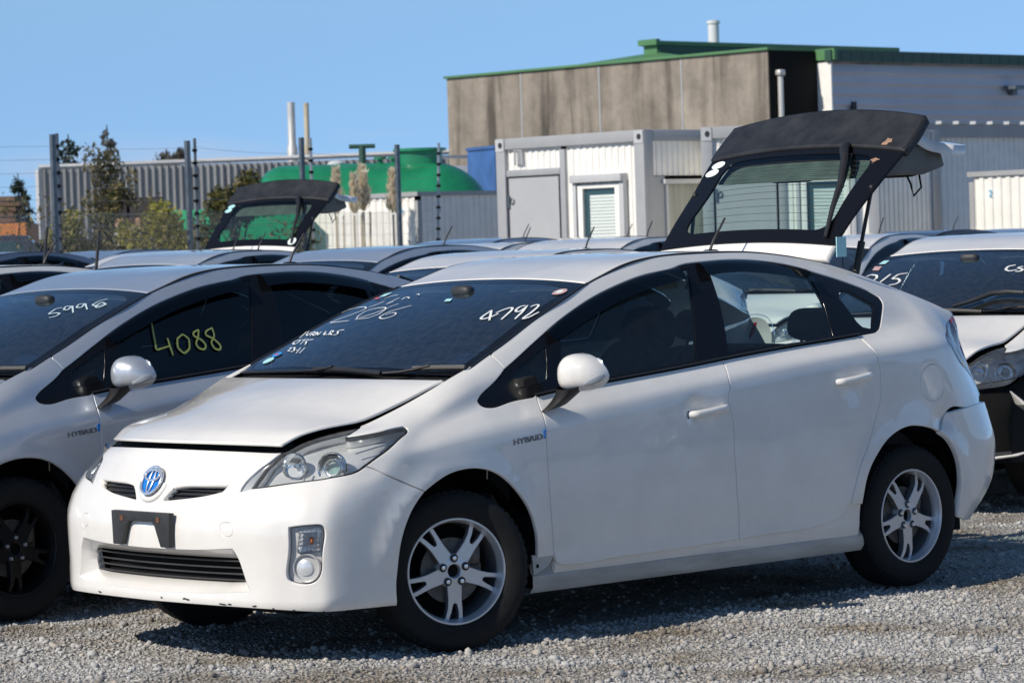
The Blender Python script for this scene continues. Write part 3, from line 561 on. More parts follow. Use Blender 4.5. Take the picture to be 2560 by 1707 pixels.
def build_wheel_meshes():
    t=MB(); prof=[(.196,.060),(.205,.082),(.212,.091),(.222,.0955),(.240,.0995),(.262,.1005),(.280,.0985),(.292,.094),(.303,.084),(.3105,.068),(.3145,.045),(.3165,.02),(.317,0)]
    prof=prof+[(r,-h) for r,h in prof[-2::-1]]
    t.lathe(prof,72,'y')
    # shoulder blocks
    for i in range(60):
        a=2*math.pi*i/60
        for sgn in(1,-1):
            c=Vector((math.cos(a)*.3085,sgn*.066,math.sin(a)*.3085))
            rot=Matrix.Rotation(-a,4,'Y'); q=MB(); q.box((0,0,0),(.008,.020,.020)); q.xform(Matrix.Translation(c)@rot); t.add(q.v,q.f)
    tyre=t.mesh('tyre',angle=60)
    r=MB()
    r.lathe([(.2085,.080),(.2090,.0865),(.2065,.0895),(.2010,.0895),(.1985,.0865),(.1965,.078),(.1925,.066),(.1895,.060),(.1885,.045)],96,'y',mi=0)
    r.lathe([(.1885,.045),(.1840,.0),(.1800,-.05),(.1820,-.08),(.2060,-.09)],96,'y',mi=1)
    sp=[(.030,-.030),(.066,-.0305),(.095,-.029),(.118,-.0285),(.150,-.0315),(.191,-.0385),(.191,-.0200),(.160,-.0150),(.138,-.0100),(.127,-.0060),(.1225,0),(.127,.0060),(.138,.0100),(.160,.0150),(.191,.0200),(.191,.0385),(.150,.0315),(.118,.0285),(.095,.029),(.066,.0305),(.030,.030)]
    for k in range(5):
        a=math.pi*1.5+k*2*math.pi/5; ca,sa=math.cos(a),math.sin(a); n=len(sp)
        def pt(q,y): return (q[0]*ca-q[1]*sa,y,q[0]*sa+q[1]*ca)
        def shr(q,e): # slightly narrower face for a chamfer
            return (q[0]-(e if q[0]>.18 else 0)+(e if abs(q[1])<.004 else 0),q[1]-math.copysign(e,q[1])*(1 if abs(q[1])>.001 else 0) if not(.12<q[0]<.2 and abs(q[1])<.0205) else q[1]+math.copysign(e,q[1]))
        def yy(q): return .058+.006*math.sin(min(1,q[0]/.19)*math.pi)-.012*max(0,(q[0]-.172)/.02)
        V=[pt(shr(q,.0022),yy(q)) for q in sp]+[pt(q,yy(q)-.0025) for q in sp]+[pt(q,yy(q)-.030) for q in sp]
        F=[tuple(range(n))]; mm=[0]
        for q0,mi in((0,0),(n,1)):
            for i in range(n): F.append((q0+i,q0+n+i,q0+n+(i+1)%n,q0+(i+1)%n)); mm.append(mi)
        r.add(V,F,mis=mm)
    r.lathe([(.0,.040),(.026,.040),(.0275,.062),(.031,.0640),(.050,.0630),(.0660,.0590),(.0680,.050),(.0680,.02)],64,'y',mi=0)
    r.lathe([(.0,.041),(.0255,.041)],32,'y',mi=2)
    for k in range(5):
        a=math.pi*.5+k*2*math.pi/5; c=(math.cos(a)*.0500,0,math.sin(a)*.0500)
        r.lathe([(.0175,.0645),(.0165,.0655),(.0145,.0648),(.0138,.058)],20,'y',c=c,mi=1)
        r.lathe([(.0140,.0646),(0,.0647)],20,'y',c=c,mi=2)
        r.lathe([(.0105,.058),(.0105,.068),(.0085,.0735),(.0,.0745)],6,'y',c=c,mi=3)
    rim=r.mesh('rim',angle=32)
    b=MB(); b.lathe([(.055,.030),(.128,.030),(.128,.018),(.050,.018)],48,'y',mi=0); b.lathe([(0,.028),(.06,.028),(.06,.0)],32,'y',mi=1)
    b.lathe([(0,-.055),(.179,-.055)],40,'y',mi=1)
    b.sellip((-.09,.02,.06),(.07,.05,.10),4,12,8,mi=0)
    return tyre,rim,b.mesh('brake_disc')
def build_car():
    root=empty('hatchback_car')
    body=('white','white','door_trim'); bodyb=('white','white','beige')
    def D_(k): return [tuple(q) for q in POLY[k]]
    # ---------------- headlights
    hl=path(SW,D_('hl_low'),D_('hl_rear'),D_('hl_notch')[:5],(D_('hl_notch')[4:],'l'),D_('hl_top'),D_('hl_in'))
    lens=panel(SW,hl,gap=.003,edge=.004,thick=.010,step=.025,inner=False)
    bowl=panel(SW,inset(SW,hl,.006)[0],gap=0,edge=.004,thick=.01,step=.025,off=-.050,inner=False,rim=False)
    wall=MB(); q=inset(SW,hl,.005)[0]; P=SW.P(q[:,0],q[:,1]);Nn=SW.Nn(q[:,0],q[:,1]); loftloops(wall,[P-Nn*.006,P-Nn*.054])
    fr=MB(); P0=SW.P(hl[:,0],hl[:,1]);N0=SW.Nn(hl[:,0],hl[:,1]); qi=inset(SW,hl,.007)[0]; P1=SW.P(qi[:,0],qi[:,1]); loftloops(fr,[P0-N0*.004,P1-N0*.005,P1-N0*.020])
    det=MB()
    pj=D_('proj')[0]; F4=frame_on(SW,pj,(1,0,0),-.030)
    pr=MB(); pr.lathe([(.070,.016),(.066,.022),(.060,.018),(.052,-.004),(.038,-.016),(.030,-.012)],40,'z',mi=0); pr.lathe([(.037,-.012),(.039,-.002),(.035,.006),(.030,.004)],40,'z',mi=0)
    pr.xform(Matrix.Translation(F4.to_translation())@Matrix.Rotation(R(62),4,'Z')@Matrix.Rotation(R(80),4,'X')@Matrix.Identity(4))
    # lamps look forward and a little outward
    aim=Vector((.90,.42,.10)).normalized(); ax=aim.to_track_quat('Z','Y').to_matrix().to_4x4()
    def aimed(uv,off): return Matrix.Translation(Vector(SW.P(*uv))-Vector(SW.Nn(*uv))*off)@ax
    pr=MB(); pr.lathe([(.062,.012),(.060,.019),(.055,.015),(.048,-.006),(.036,-.016)],44,'z',mi=0); pr.lathe([(.038,-.016),(.040,.004),(.036,.012),(.0325,.010),(.0325,-.01)],40,'z',mi=0)
    ball=MB(); ball.lathe([(.0325,.008),(.030,.017),(.022,.025),(.012,.029),(0,.0305)],32,'z',mi=0)
    pr.xform(aimed(pj,.036)); ball.xform(aimed(pj,.036))
    lb=MB(); lb.lathe([(.052,.010),(.050,.016),(.045,.010),(.036,-.012),(.020,-.022),(0,-.025)],36,'z'); lb.lathe([(.008,-.02),(.008,.002),(0,.006)],12,'z')
    lb.xform(aimed(D_('lampb')[0],.030))
    bars=MB()
    for k,w in(('hl_div',.008),('hl_bar',.006)):
        qq=np.array(POLY[k]); P=SW.P(qq[:,0],qq[:,1])-SW.Nn(qq[:,0],qq[:,1])*.020; bars.tube(P,w/2,6)
    for s,mm in((1,lambda m:m),(-1,mirrored)):
        h=mm(fr).obj('headlight','black_plastic',root)
        mm(lens).obj('lens','lens',h); mm(merge(bowl,wall)).obj('reflector','lamp_bowl',h)
        mm(merge(pr,lb,bars)).obj('projector_ring','reflector',h,angle=30); mm(ball).obj('projector_lens','glass',h)
    # ---------------- front bumper with its openings
    half=np.concatenate([spline([(0,11),(3.0,11)],SF,'l')[:-1],path(SF,D_('hl_trim')[:5],(D_('hl_trim')[4:],'l'),D_('hl_low'),D_('seam'),D_('archF2'),[(7.883,.671),(6.2,1.0),(4,1.35),(2,1.58),(0,1.62)])])
    hm=half[1:][::-1]*np.array([-1,1]); outl=np.concatenate([half,[[0,1.62]],hm])
    ug=path(SF,(D_('ugrille')[:3]),(D_('ugrille')[2:6]),(D_('ugrille')[5:8]),(D_('ugrille')[7:]+[D_('ugrille')[0]]))
    lt=[(0,4.25)]+D_('lg_top'); lgh=path(SF,lt,D_('lg_side'),D_('lg_bot')+[(0,2.42)]); 
    lg=np.concatenate([lgh,[[0,2.42]],(lgh[1:]*np.array([-1,1]))[::-1]])
    fog=path(SF,D_('fog')+[D_('fog')[0]]); fog=fog
    tow=path(SF,D_('tow')+[D_('tow')[0]])
    mir=lambda q:(q*np.array([-1,1]))[::-1]
    bm=panel(SF,outl,holes=[ug,mir(ug),lg,fog,mir(fog),tow,mir(tow)],step=.028,hole_rim=.030)
    bumper=bm.obj('front_bumper',('white','white','matt_black'),root)
    for q in(tow,mir(tow)): panel(SF,q,gap=.0012,edge=.0015,thick=.008,step=.03,inner=False).obj('tow_hook_cover',('white','white'),bumper)
    for q in(ug,mir(ug)):
        g=panel(SF,q,gap=0,edge=.002,step=.03,off=-.034,inner=False,rim=False)
        c=q.mean(0)
        for f in(.25,.5,.75):
            v=q[:,1].min()+(q[:,1].max()-q[:,1].min())*f; us=np.sort(q[np.argsort(abs(q[:,1]-v))[:10],0]); uu=np.linspace(us[0]*1.0,us[-1],14)
            P=SF.P(uu,np.full(14,v))-SF.Nn(uu,np.full(14,v))*.022; g.tube(P,.005,6,0,flat=.6)
        g.obj('upper_grille','black_plastic',bumper)
    # lower intake: white funnel, black slats
    n=len(lg); Po=SF.P(lg[:,0],lg[:,1]); Pi=[]
    zt,zb=Po[:,2].max(),Po[:,2].min()
    for p in Po:
        t=(p[2]-zb)/(zt-zb); y=p[1]*(.93 if t>.5 else .905)
        y=max(-.475,min(.475,y)); z=.312+.098*min(1,max(0,(t-.06)/.86)); Pi.append((.838-.045*(y/.47)**2-(.02*(1-t)),y,z))
    Pi=np.array(Pi)
    rec=MB(); No=SF.Nn(lg[:,0],lg[:,1]); loftloops(rec,[Po-No*.001,Po*.55+Pi*.45,Pi,Pi-np.array([.03,0,0])])
    rec.obj('intake_surround','white',bumper,angle=50)
    sl=MB()
    ys=np.linspace(-.485,.485,40)
    for z in(.396,.370,.346,.322):
        xx=.826-.047*(ys/.47)**2-.16*(.41-z); P=np.stack([xx,ys,np.full(40,z)],1); sl.tube(P,.0065,8,0,flat=.55)
    sl.add([(.77-.05*(y/.47)**2,y,z) for y in ys for z in(.29,.44)],[(2*i,2*i+1,2*i+3,2*i+2) for i in range(39)],1)
    sl.obj('lower_grille',('grey_plastic','matt_black'),bumper)
    # fog lamp pods
    bez=panel(SF,fog,gap=0,edge=.002,step=.02,off=-.028,inner=False,rim=False)
    ind=path(SF,D_('ind')+[D_('ind')[0]])
    il=panel(SF,ind,gap=0,edge=.002,thick=.016,step=.02,off=-.012,inner=False)
    ir=MB(); iq=panel(SF,ind,gap=.002,edge=.002,step=.008,off=-.026,inner=False,rim=False)
    iq.v=[(x+.006*math.sin(z*420)+.004*math.sin(y*500),y,z) for x,y,z in iq.v]; iq.hasn=False
    bulb=MB(); c=SF.P(*ind.mean(0))-SF.Nn(*ind.mean(0))*.020; bulb.sellip(tuple(c),(.018,.018,.03),2,12,8)
    aim2=Vector((.86,.5,0)).normalized().to_track_quat('Z','Y').to_matrix().to_4x4()
    fm=Matrix.Translation(Vector(SF.P(*D_('foglamp')[0]))-Vector(SF.Nn(*D_('foglamp')[0]))*.030)@aim2
    fl=MB(); fl.lathe([(.056,.006),(.053,.016),(.049,.014),(.045,-.01),(.040,-.028),(0,-.030)],40,'z'); fl.xform(fm)
    fll=MB(); fll.lathe([(.034,-.028),(.034,-.002),(.030,.006),(.018,.011),(0,.013)],32,'z'); fll.xform(fm@Matrix.Translation((-.010,0,0)))
    for mm in(lambda m:m,mirrored):
        b=mm(bez).obj('fog_lamp_pod','bezel_grey',bumper)
        mm(fl).obj('fog_lamp_ring','lamp_grey',b) if False else None
        mm(il).obj('indicator',('clear','clear'),bumper); mm(iq).obj('indicator_reflector','lamp_bowl',bumper,angle=15); mm(bulb).obj('indicator_bulb','amber',bumper)
        mm(fl).obj('fog_lamp_ring','bezel_grey',bumper); mm(fll).obj('fog_lamp','lamp_bowl',bumper)
    tr=path(SF,D_('hl_trim')[:5],(D_('hl_trim')[4:],'l'),D_('hl_in')[::-1])
    tp=panel(SF,tr,gap=.0006,edge=.001,thick=.01,step=.02,off=-.010,inner=False)
    for mm in(lambda m:m,mirrored): mm(tp).obj('headlight_surround',('lamp_grey','lamp_grey'),bumper)
    # emblem
    e=MB(); a=np.linspace(0,2*math.pi,49)
    def ell(cx,cy,rx,ry,r,z=0.): e.tube(np.stack([cx+rx*np.cos(a),cy+ry*np.sin(a),np.full(49,z)],1),r,8,0,cap=False)
    ell(0,0,.060,.058,.0060,.006); ell(0,.0,.0150,.051,.0036,.007); ell(0,.0215,.044,.0225,.0054,.009)
    e.lathe([(0,0),(.9,0)],2,'z') if False else None
    e2=MB(); e2.add([(0,0,.004)]+[(.058*math.cos(t),.056*math.sin(t),.002) for t in a[:-1]],[(0,1+i,1+(i+1)%48) for i in range(48)],0)
    e2.add([(0,0,-.008)]+[(.066*math.cos(t),.064*math.sin(t),-.006) for t in a[:-1]],[(0,1+i,1+(i+1)%48) for i in range(48)],1)
    F4=frame_on(SF,(0,7.06),(0,1,0),.006); e.xform(F4); e2.xform(F4)
    em=e2.obj('emblem',('emblem_blue','white'),bumper); e.obj('emblem_ring','chrome',bumper)
    # raised collar below the emblem
    col=MB(); t=np.linspace(math.pi*1.02,math.pi*1.98,30); col.tube(np.stack([.074*np.cos(t),.073*np.sin(t),np.full(30,-.008)],1),.014,10,0,flat=.9); col.xform(frame_on(SF,(0,7.06),(0,1,0),0.)); col.obj('emblem_collar','white',bumper)
    # empty number plate bracket
    pl=[(-.188,.578),(.188,.578),(.182,.445),(.126,.445),(.088,.530),(.072,.540),(-.072,.540),(-.088,.530),(-.126,.445),(-.182,.445)]
    b=MB(); b.prism(pl,'x',.886,.912); me=bevelled(b.mesh('number_plate_bracket'),.004,2)
    br=link('number_plate_bracket',me,'grey_plastic',bumper)
    for y in(-.118,.118):
        rb=MB(); rb.box((.9125,y,.550),(.004,.020,.020)); 
        rb.obj('rusty_clip',('rust','matt_black'),br)
    # ---------------- fender
    E_=lambda a,b:([(u,11.) for u in np.linspace(a,b,12)],'l')
    fen=path(SW,E_(8.0,11.45),([(11.45,11.)]+D_('seamA')),D_('dlo_front'),D_('dlo_bot'),D_('cutA'),(D_('fbot')[::-1],'l'),D_('archF')[::-1],(D_('seam')[::-1]),D_('hl_rear'),D_('hl_notch')[:5],(D_('hl_notch')[4:]+[(8.0,11.)],'l'))
    fp=panel(SW,fen)
    fd,_=side_pair(fp,'front_fender',('white','white','matt_black'),root)
    bd=D_('badge'); P0=Vector(SW.P(*bd[0]));P1=Vector(SW.P(*bd[1])); F4=frame_on(SW,bd[0],P1-P0,.001)
    me=text_mesh('HYBRID',.034,.0022,bold=.0006)
    w=max(v.co.x for v in me.vertices); me.transform(Matrix.Diagonal((.163/w,.92,1,1)))
    me.transform(F4); link('hybrid_badge',me,'badge_steel',fd)
    k=MB(); k.prism([(.168,0),(.176,0),(.184,.034),(.178,.036),(.170,.030)],'z',0,.003); me=k.mesh('b',smooth=False); me.transform(F4); link('badge_mark',me,'emblem_blue',fd)
    # ---------------- side frame: A pillar, roof rail, quarter panel
    fuel=uvcircle(SW,D_('fuel')[0],.086,44)
    qp=path(SW,E_(11.45,22.95),([(22.95,11.)]+D_('tail')[:4]),D_('tail')[3:],(D_('join')[::-1]),D_('archR')[::-1],(D_('qbot')[::-1],'l'),D_('cutC')[::-1],D_('dlo_rear'),D_('dlo_top'),D_('seamA')[::-1]+[(11.45,11.)])
    sp=panel(SW,qp,holes=[fuel],hole_rim=.012)
    qa,_=side_pair(sp,'quarter_panel',bodyb,root)
    panel(SW,fuel,gap=.0016,edge=.002,thick=.008,inner=False).obj('fuel_flap',('white','white'),qa)
    # ---------------- doors
    fdp=panel(SW,path(SW,D_('dlo_botA'),D_('cutB'),D_('botA')[4:][::-1],D_('botA')[:5][::-1],D_('cutA')[::-1]),thick=.022)
    rdp=panel(SW,path(SW,D_('dlo_botB'),D_('cutC'),D_('botB')[::-1],D_('cutB')[::-1]),thick=.022)
    fda,fdb=side_pair(fdp,'front_door',body,root); rda,rdb=side_pair(rdp,'rear_door',body,root)
    for (p0,p1),(da,db) in ((D_('handleF')[:2],(fda,fdb)),(D_('handleR')[:2],(rda,rdb))):
        A=Vector(SW.P(*p0));B=Vector(SW.P(*p1)); A.y=B.y=max(A.y,B.y)
        h=MB(); n=20; pts=[];rad=[]
        for i in range(n):
            t=i/(n-1); bow=.026+.010*math.sin(math.pi*t); bow*=min(1,t/.07,(1-t)/.05) if 0<t<1 else 0
            pts.append((A.x+(B.x-A.x)*t,.862+max(.004,bow)-.002,A.z+(B.z-A.z)*t)); rad.append(.0125*(.8 if i in(0,n-1) else 1)*(1.0 if t<.8 else 1.06))
        h.tube(pts,rad,14,flat=1.25)
        h.obj('door_handle','white',da); mirrored(h).obj('door_handle','white',db)
        ring=MB(); t=np.linspace(0,math.pi*2,24)
        ring.tube([(A.x+.006-.010*math.sin(tt)*.4,.8665,A.z+.016*math.cos(tt)) for tt in np.linspace(.2,2.9,12)],.0022,5); ring.obj('handle_gasket','matt_black',da)
    # ---------------- windows in the side
    holes={k:path(SW,D_(k)+[D_(k)[0]]) for k in('g_q','g_f','g_r','g_c')}
    def lin(k): return path(SW,(D_(k)+[D_(k)[0]],'l'))
    holes={k:lin(k) for k in('g_q','g_f','g_r','g_c')}
    dl=path(SW,D_('dlo_bot'),D_('dlo_botA'),D_('dlo_botB'),D_('dlo_rear'),D_('dlo_top'),D_('dlo_front'))
    ws=panel(SW,dl,gap=.001,edge=.002,thick=.02,off=-.003,holes=list(holes.values()),hole_rim=.006)
    for mm,d1,d2 in((lambda m:m,fda,rda),(mirrored,fdb,rdb)):
        wsr=mm(ws).obj('window_surround',('black_gloss','black_gloss','trim'),root)
        for k,nm,par in(('g_q','quarter_light',wsr),('g_f','front_window',d1),('g_r','rear_window',d2),('g_c','rear_quarter_light',wsr)):
            mm(panel(SW,holes[k],gap=0,edge=.002,step=.06,off=-.007,inner=False,rim=False)).obj(nm,'glass',par)
        # belt weatherstrip and door-frame chrome line
        for k,par in(('dlo_botA',d1),('dlo_botB',d2)):
            q=spline(D_(k),SW); P=SW.P(q[:,0],q[:,1])+SW.Nn(q[:,0],q[:,1])*.001+np.array([0,0,.009]); b=MB(); b.tube(P,.009,8,flat=.5); mm(b).obj('belt_strip','black_plastic',par)
    # weather shields above the door glass
    top=np.array(D_('dlo_top')); 
    def shield(low,u0,u1):
        q=np.array(low); us=np.linspace(u0,u1,26); o=np.argsort(q[:,0]); vl=np.interp(us,q[o,0],q[o,1]); ot=np.argsort(top[:,0]); vt=np.interp(us,top[ot,0],top[ot,1])
        b=MB(); V=[]
        for f,off in((0,.000),(.15,.010),(.55,.020),(1,.026)):
            v=vt+(vl-vt)*f; V.append(SW.P(us,v)+SW.Nn(us,v)*off)
        n=26; b.add(np.concatenate(V),[(k*n+i,(k+1)*n+i,(k+1)*n+i+1,k*n+i+1) for k in range(3) for i in range(n-1)]); return b
    s1=shield(D_('visF'),12.75,15.12); s2=shield(D_('visR'),15.42,17.05)
    for mm,d1,d2 in((lambda m:m,fda,rda),(mirrored,fdb,rdb)):
        mm(s1).obj('weather_shield','smoke',d1); mm(s2).obj('weather_shield','smoke',d2)
    # ---------------- sill
    pr=[(.812,.305),(.800,.288),(.806,.262),(.818,.248),(.818,.205),(.800,.180),(.74,.172)]
    sm=MB(); xs=np.linspace(-.40,-2.40,60); V=[];n=len(pr)
    for x in xs:
        for y,z in pr: V.append((x,y+.004*math.sin(x*9)*.3,z))
    sm.add(V,[(i*n+j,i*n+j+1,(i+1)*n+j+1,(i+1)*n+j) for i in range(59) for j in range(n-1)]); 
    sm.prism([(-.385,.335),(-.39,.255),(-.47,.285),(-.50,.322)],'y',.828,.836)
    sm.lathe([(.008,0),(0,.0005)],10,'y',c=(-.41,.838,.29),mi=1)
    rk=panel(SW,path(SW,([(12.3,1.3),(17.20,1.3),(17.19,3.40),(16.90,3.75),(16.0,3.3),(12.3,3.0),(12.3,1.3)],'l')),gap=0,edge=.003,thick=.03,off=-.012,step=.05)
    side_pair(rk,'rocker',('white','white','matt_black'),root)
    side_pair(sm,'sill',('dirty_sill','matt_black'),root)
    # ---------------- tail lamp, rear bumper
    tl=path(SW,D_('tail')[:4],D_('tail')[3:],([D_('tail')[-1],(23.0,6.4),(23.7,6.8),(23.95,7.6),(23.95,9.6),(23.6,10.8),D_('tail')[0]]))
    tlp=panel(SW,tl,gap=.002,edge=.004,thick=.012,inner=False); tlb=panel(SW,tl,gap=.004,edge=.002,off=-.03,inner=False,rim=False)
    for mm in(lambda m:m,mirrored):
        t=mm(tlp).obj('tail_lamp',('clear','clear'),root); mm(tlb).obj('tail_reflector','lamp_bowl',t)
        c=MB(); P=SW.P(np.array([22.9,23.2,23.5]),np.array([7.2,8.5,9.8])); c.tube(P-np.array([-.012,.010,0]),.016,8); mm(c).obj('tail_light_bar','red_lens',t)
    j=D_('join'); hb=np.concatenate([path(SR,(j[:3],'l'),(j[2:]+[(22.6,6.2)]),([(22.6,6.2),(26,6.2)],'l'))])
    lb=np.concatenate([path(SR,([(26,1.2),(24,1.2),(22,1.25),(20.4,1.5),D_('archR2')[-1]],'l'),D_('archR2')[::-1])])
    hm=lambda q:np.stack([52-q[:,0],q[:,1]],1)
    rbp=np.concatenate([hb,[[26,6.2]],hm(hb)[1:][::-1][:-1],[[52-j[0][0],j[0][1]]],hm(lb)[::-1][:-1],lb])
    # order: up-left edge, across the top, down the far side, back along the bottom
    panel(SR,rbp,off=.007,thick=.03,step=.04).obj('rear_bumper',('white','white','matt_black'),root)
    # ---------------- hood, cowl, windscreen, roof
    def rect(s0,s1,t=1.,m='l'):
        return path(ST,([(s,t) for s in np.linspace(s0,s1,max(2,int((s1-s0)*3)))],'l'),([(s1,x) for x in np.linspace(t,-t,30)],'l'),([(s,-t) for s in np.linspace(s1,s0,max(2,int((s1-s0)*3)))],'l'),([(s0,x) for x in np.linspace(-t,t,30)],'l'))
    panel(ST,rect(.02,5.02),gap=.003,edge=.005,thick=.011,step=.045).obj('hood',('white','white','matt_black'),root)
    hoodback=MB(); 
    cw=panel(ST,rect(4.9,7.25,.985),gap=0,edge=.002,step=.05,off=-.022,inner=False,rim=False)
    cw.obj('cowl','black_plastic',root)
    w0=rect(6.9,12,.995)
    win=path(ST,([(7.35,.0),(7.4,.6),(7.55,.90),(8.0,.935)]),([(8.0,.935),(11.0,.925)],'l'),([(11.0,.925),(11.45,.90),(11.62,.80),(11.66,.5),(11.66,0)]),([(11.66,0),(11.66,-.5),(11.62,-.80),(11.45,-.90),(11.0,-.925)]),([(11.0,-.925),(8.0,-.935)],'l'),([(8.0,-.935),(7.55,-.90),(7.4,-.6),(7.35,0)]))
    fri=panel(ST,w0,gap=.002,edge=.003,thick=.004,step=.05,off=-.0015,holes=[win],inner=False,hole_rim=.001)
    wsc=panel(ST,win,gap=0,edge=.001,thick=.004,step=.06,off=-.002,inner=False,rim=False).obj('windscreen','screen_glass',root)
    fri.obj('windscreen_border',('black_gloss','black_gloss'),wsc)
    rf=panel(ST,rect(12,20.0),gap=.005,edge=.006,thick=.03,step=.06); roof=rf.obj('roof',('white','white','beige'),root)
    dm=MB(); u=np.linspace(12,20,120); P=ST.P(u,np.full(120,1.)); dm.tube(P-np.array([0,.000,.006]),.0055,6); 
    u=np.linspace(7.2,12,80); P=ST.P(u,np.full(80,1.)); dm2=MB(); dm2.tube(P+np.array([0,0,-.003]),.006,6)
    for mm in(lambda m:m,mirrored): mm(dm).obj('drip_moulding','black_plastic',roof); mm(dm2).obj('screen_moulding','black_plastic',wsc)
    an=MB(); an.tube([(-2.33,0,1.505),(-2.36,0,1.56),(-2.40,0,1.61),(-2.44,0,1.66)],[.007,.006,.0055,.005],8); an.sellip((-2.34,0,1.505),(.09,.045,.03),3,14,8); an.obj('antenna','black_plastic',roof)
    # wipers
    for wb,arm in(('wip1','arm1'),('wip2','arm2')):
        q=np.array(POLY[wb]);a_=np.array(POLY[arm]); b=MB()
        P=ST.P(q[:,0],q[:,1])+ST.Nn(q[:,0],q[:,1])*ST.sgn*.012; b.tube(P,.011,6,flat=.9); b.tube(P+np.array([0,0,.008]),.006,6)
        P2=ST.P(a_[:,0],a_[:,1])+ST.Nn(a_[:,0],a_[:,1])*ST.sgn*.014; b.tube(np.concatenate([P2,P[1:2]+np.array([0,0,.012])]),.011,8,flat=.6)
        b.obj('wiper','black_plastic',root)
    # ---------------- tailgate (hinged at the back of the roof)
    hinge=Vector((-2.50,0,1.452)); HM=Matrix.Translation(-hinge)
    gw=path(ST,([(20.70,x) for x in np.linspace(-.70,.70,14)],'l'),([(20.70,.70),(20.80,.78),(21.4,.80),(22.7,.78)]),([(22.7,.78),(23.05,.74),(23.18,.62)]),([(23.18,x) for x in np.linspace(.62,-.62,14)],'l'),([(23.18,-.62),(23.05,-.74),(22.7,-.78)]),([(22.7,-.78),(21.4,-.80),(20.80,-.78),(20.70,-.70)]))
    base=panel(ST,rect(20.02,20.36,1.0),gap=.004,edge=.004,thick=.03,step=.05).xform(HM).obj('tailgate',('white','white','beige'),root,loc=hinge)
    panel(ST,rect(20.37,23.6,1.01),gap=.001,edge=.003,thick=.012,step=.05,holes=[gw],hole_rim=.003).xform(HM).obj('tailgate_glass_border',('black_gloss','black_gloss','trim'),base)
    win_=panel(ST,gw,gap=0,edge=.002,step=.06,off=-.004,inner=False,rim=False).xform(HM).obj('tailgate_window','back_glass',base)
    hl_=MB()
    for k in range(11):
        u=np.full(30,20.95+.2*k); t=np.linspace(-.70,.70,30); hl_.tube(ST.P(u,t)-ST.Nn(u,t)*ST.sgn*.007,.0011,4,cap=False)
    hl_.xform(HM).obj('heater_line','rust',win_)
    low=path(SR,([(24.05,10.98),(24.05,7.6),(23.8,6.9),(23.9,6.4),(26,6.4)],'l'))
    lowf=np.concatenate([low,[[26,6.4]],(np.stack([52-low[:,0],low[:,1]],1))[::-1]])
    panel(SR,lowf,gap=.003,edge=.004,thick=.05,step=.06).xform(HM).obj('tailgate_skin',('white','white','lamp_grey'),base)
    ti_=MB(); ti_.prism([(-3.02,1.262),(-3.22,1.185),(-3.31,1.03),(-3.345,.89),(-3.30,.84),(-3.20,.95),(-3.12,1.10)],'y',-.50,.50); link('tailgate_inner_trim',bevelled(ti_.xform(HM).mesh('ti'),.015,2),'inner_grey',base)
    for y in(-.32,.32):
        lt_=MB(); lt_.sellip((-3.195,y,1.0),(.05,.30,.12),4,20,8,rot=Matrix.Rotation(R(20),3,'Y')); lt_.xform(HM).obj('latch_recess','matt_black',base)
    lt_=MB(); lt_.tube([(-3.20,.40,.98),(-3.15,.43,.95),(-3.12,.46,.97),(-3.10,.45,.93),(-3.15,.47,.92),(-3.22,.45,.95)],.005,5); lt_.xform(HM).obj('wiring_loom','matt_black',base)
    panel(ST,rect(23.42,24.97,1.0),gap=0,edge=.012,thick=.045,step=.04,off=.012).xform(HM).obj('spoiler',('spoiler','spoiler','spoiler'),base)
    q=np.array([(23.40,.43),(23.2,.47),(22.75,.565),(21.9,.68),(21.2,.775),(20.5,.88)]); P=ST.P(q[:,0],q[:,1])+ST.Nn(q[:,0],q[:,1])*ST.sgn*np.array([[.012],[.03],[.034],[.026],[.018],[.014]])
    wp=MB(); wp.tube(P,[.026,.026,.021,.017,.014,.010],10,flat=.7); wp.xform(HM).obj('rear_wiper','black_plastic',base)
    md=MB(); P2=ST.P(np.linspace(23.1,21.0,12),np.linspace(.55,.80,12))+ST.Nn(np.linspace(23.1,21.0,12),np.linspace(.55,.80,12))*ST.sgn*.012; md.tube(P2,.006,6); md.xform(HM).obj('wiper_blade','black_plastic',base)
    # ---------------- wheels
    tyre,rim,disc=build_wheel_meshes()
    for x,y,st in((0,.7625,-R(18.5)),(0,-.7625,-R(18.5)),(-2.7,.755,0),(-2.7,-.755,0)):
        w=link('wheel',rim,('alloy','alloy_dark','matt_black','chrome'),root,loc=(x,y,.309),rot=(0,0,st+(math.pi if y<0 else 0)))
        link('tyre',tyre,'rubber',w); link('brake_disc',disc,('steel','matt_black'),w)
    # arch liners, floor, engine bay
    for cx in (0,-2.7):
        al=MB(); al.lathe([(.392,.800),(.398,.56),(.0,.55)],32,'y',c=(cx,0,.307),a0=R(2),a1=R(174)); side_pair(al,'arch_liner','matt_black',root)
    ub=MB(); ub.box((-1.35,0,.235),(3.9,1.10,.11)); ub.box((-1.36,0,.245),(1.86,1.58,.10)); ub.box((-3.05,0,.33),(.5,1.25,.28)); ub.box((.50,0,.34),(.40,1.10,.20))
    ub.sellip((-2.62,.30,.26),(.7,.5,.22),3,16,8)
    ub.obj('underbody','matt_black',root)
    eb=panel(ST,rect(.06,4.9,.97),gap=0,edge=.004,step=.08,off=-.055,thick=.25,inner=False); eb.obj('engine_bay',('matt_black','matt_black'),root)
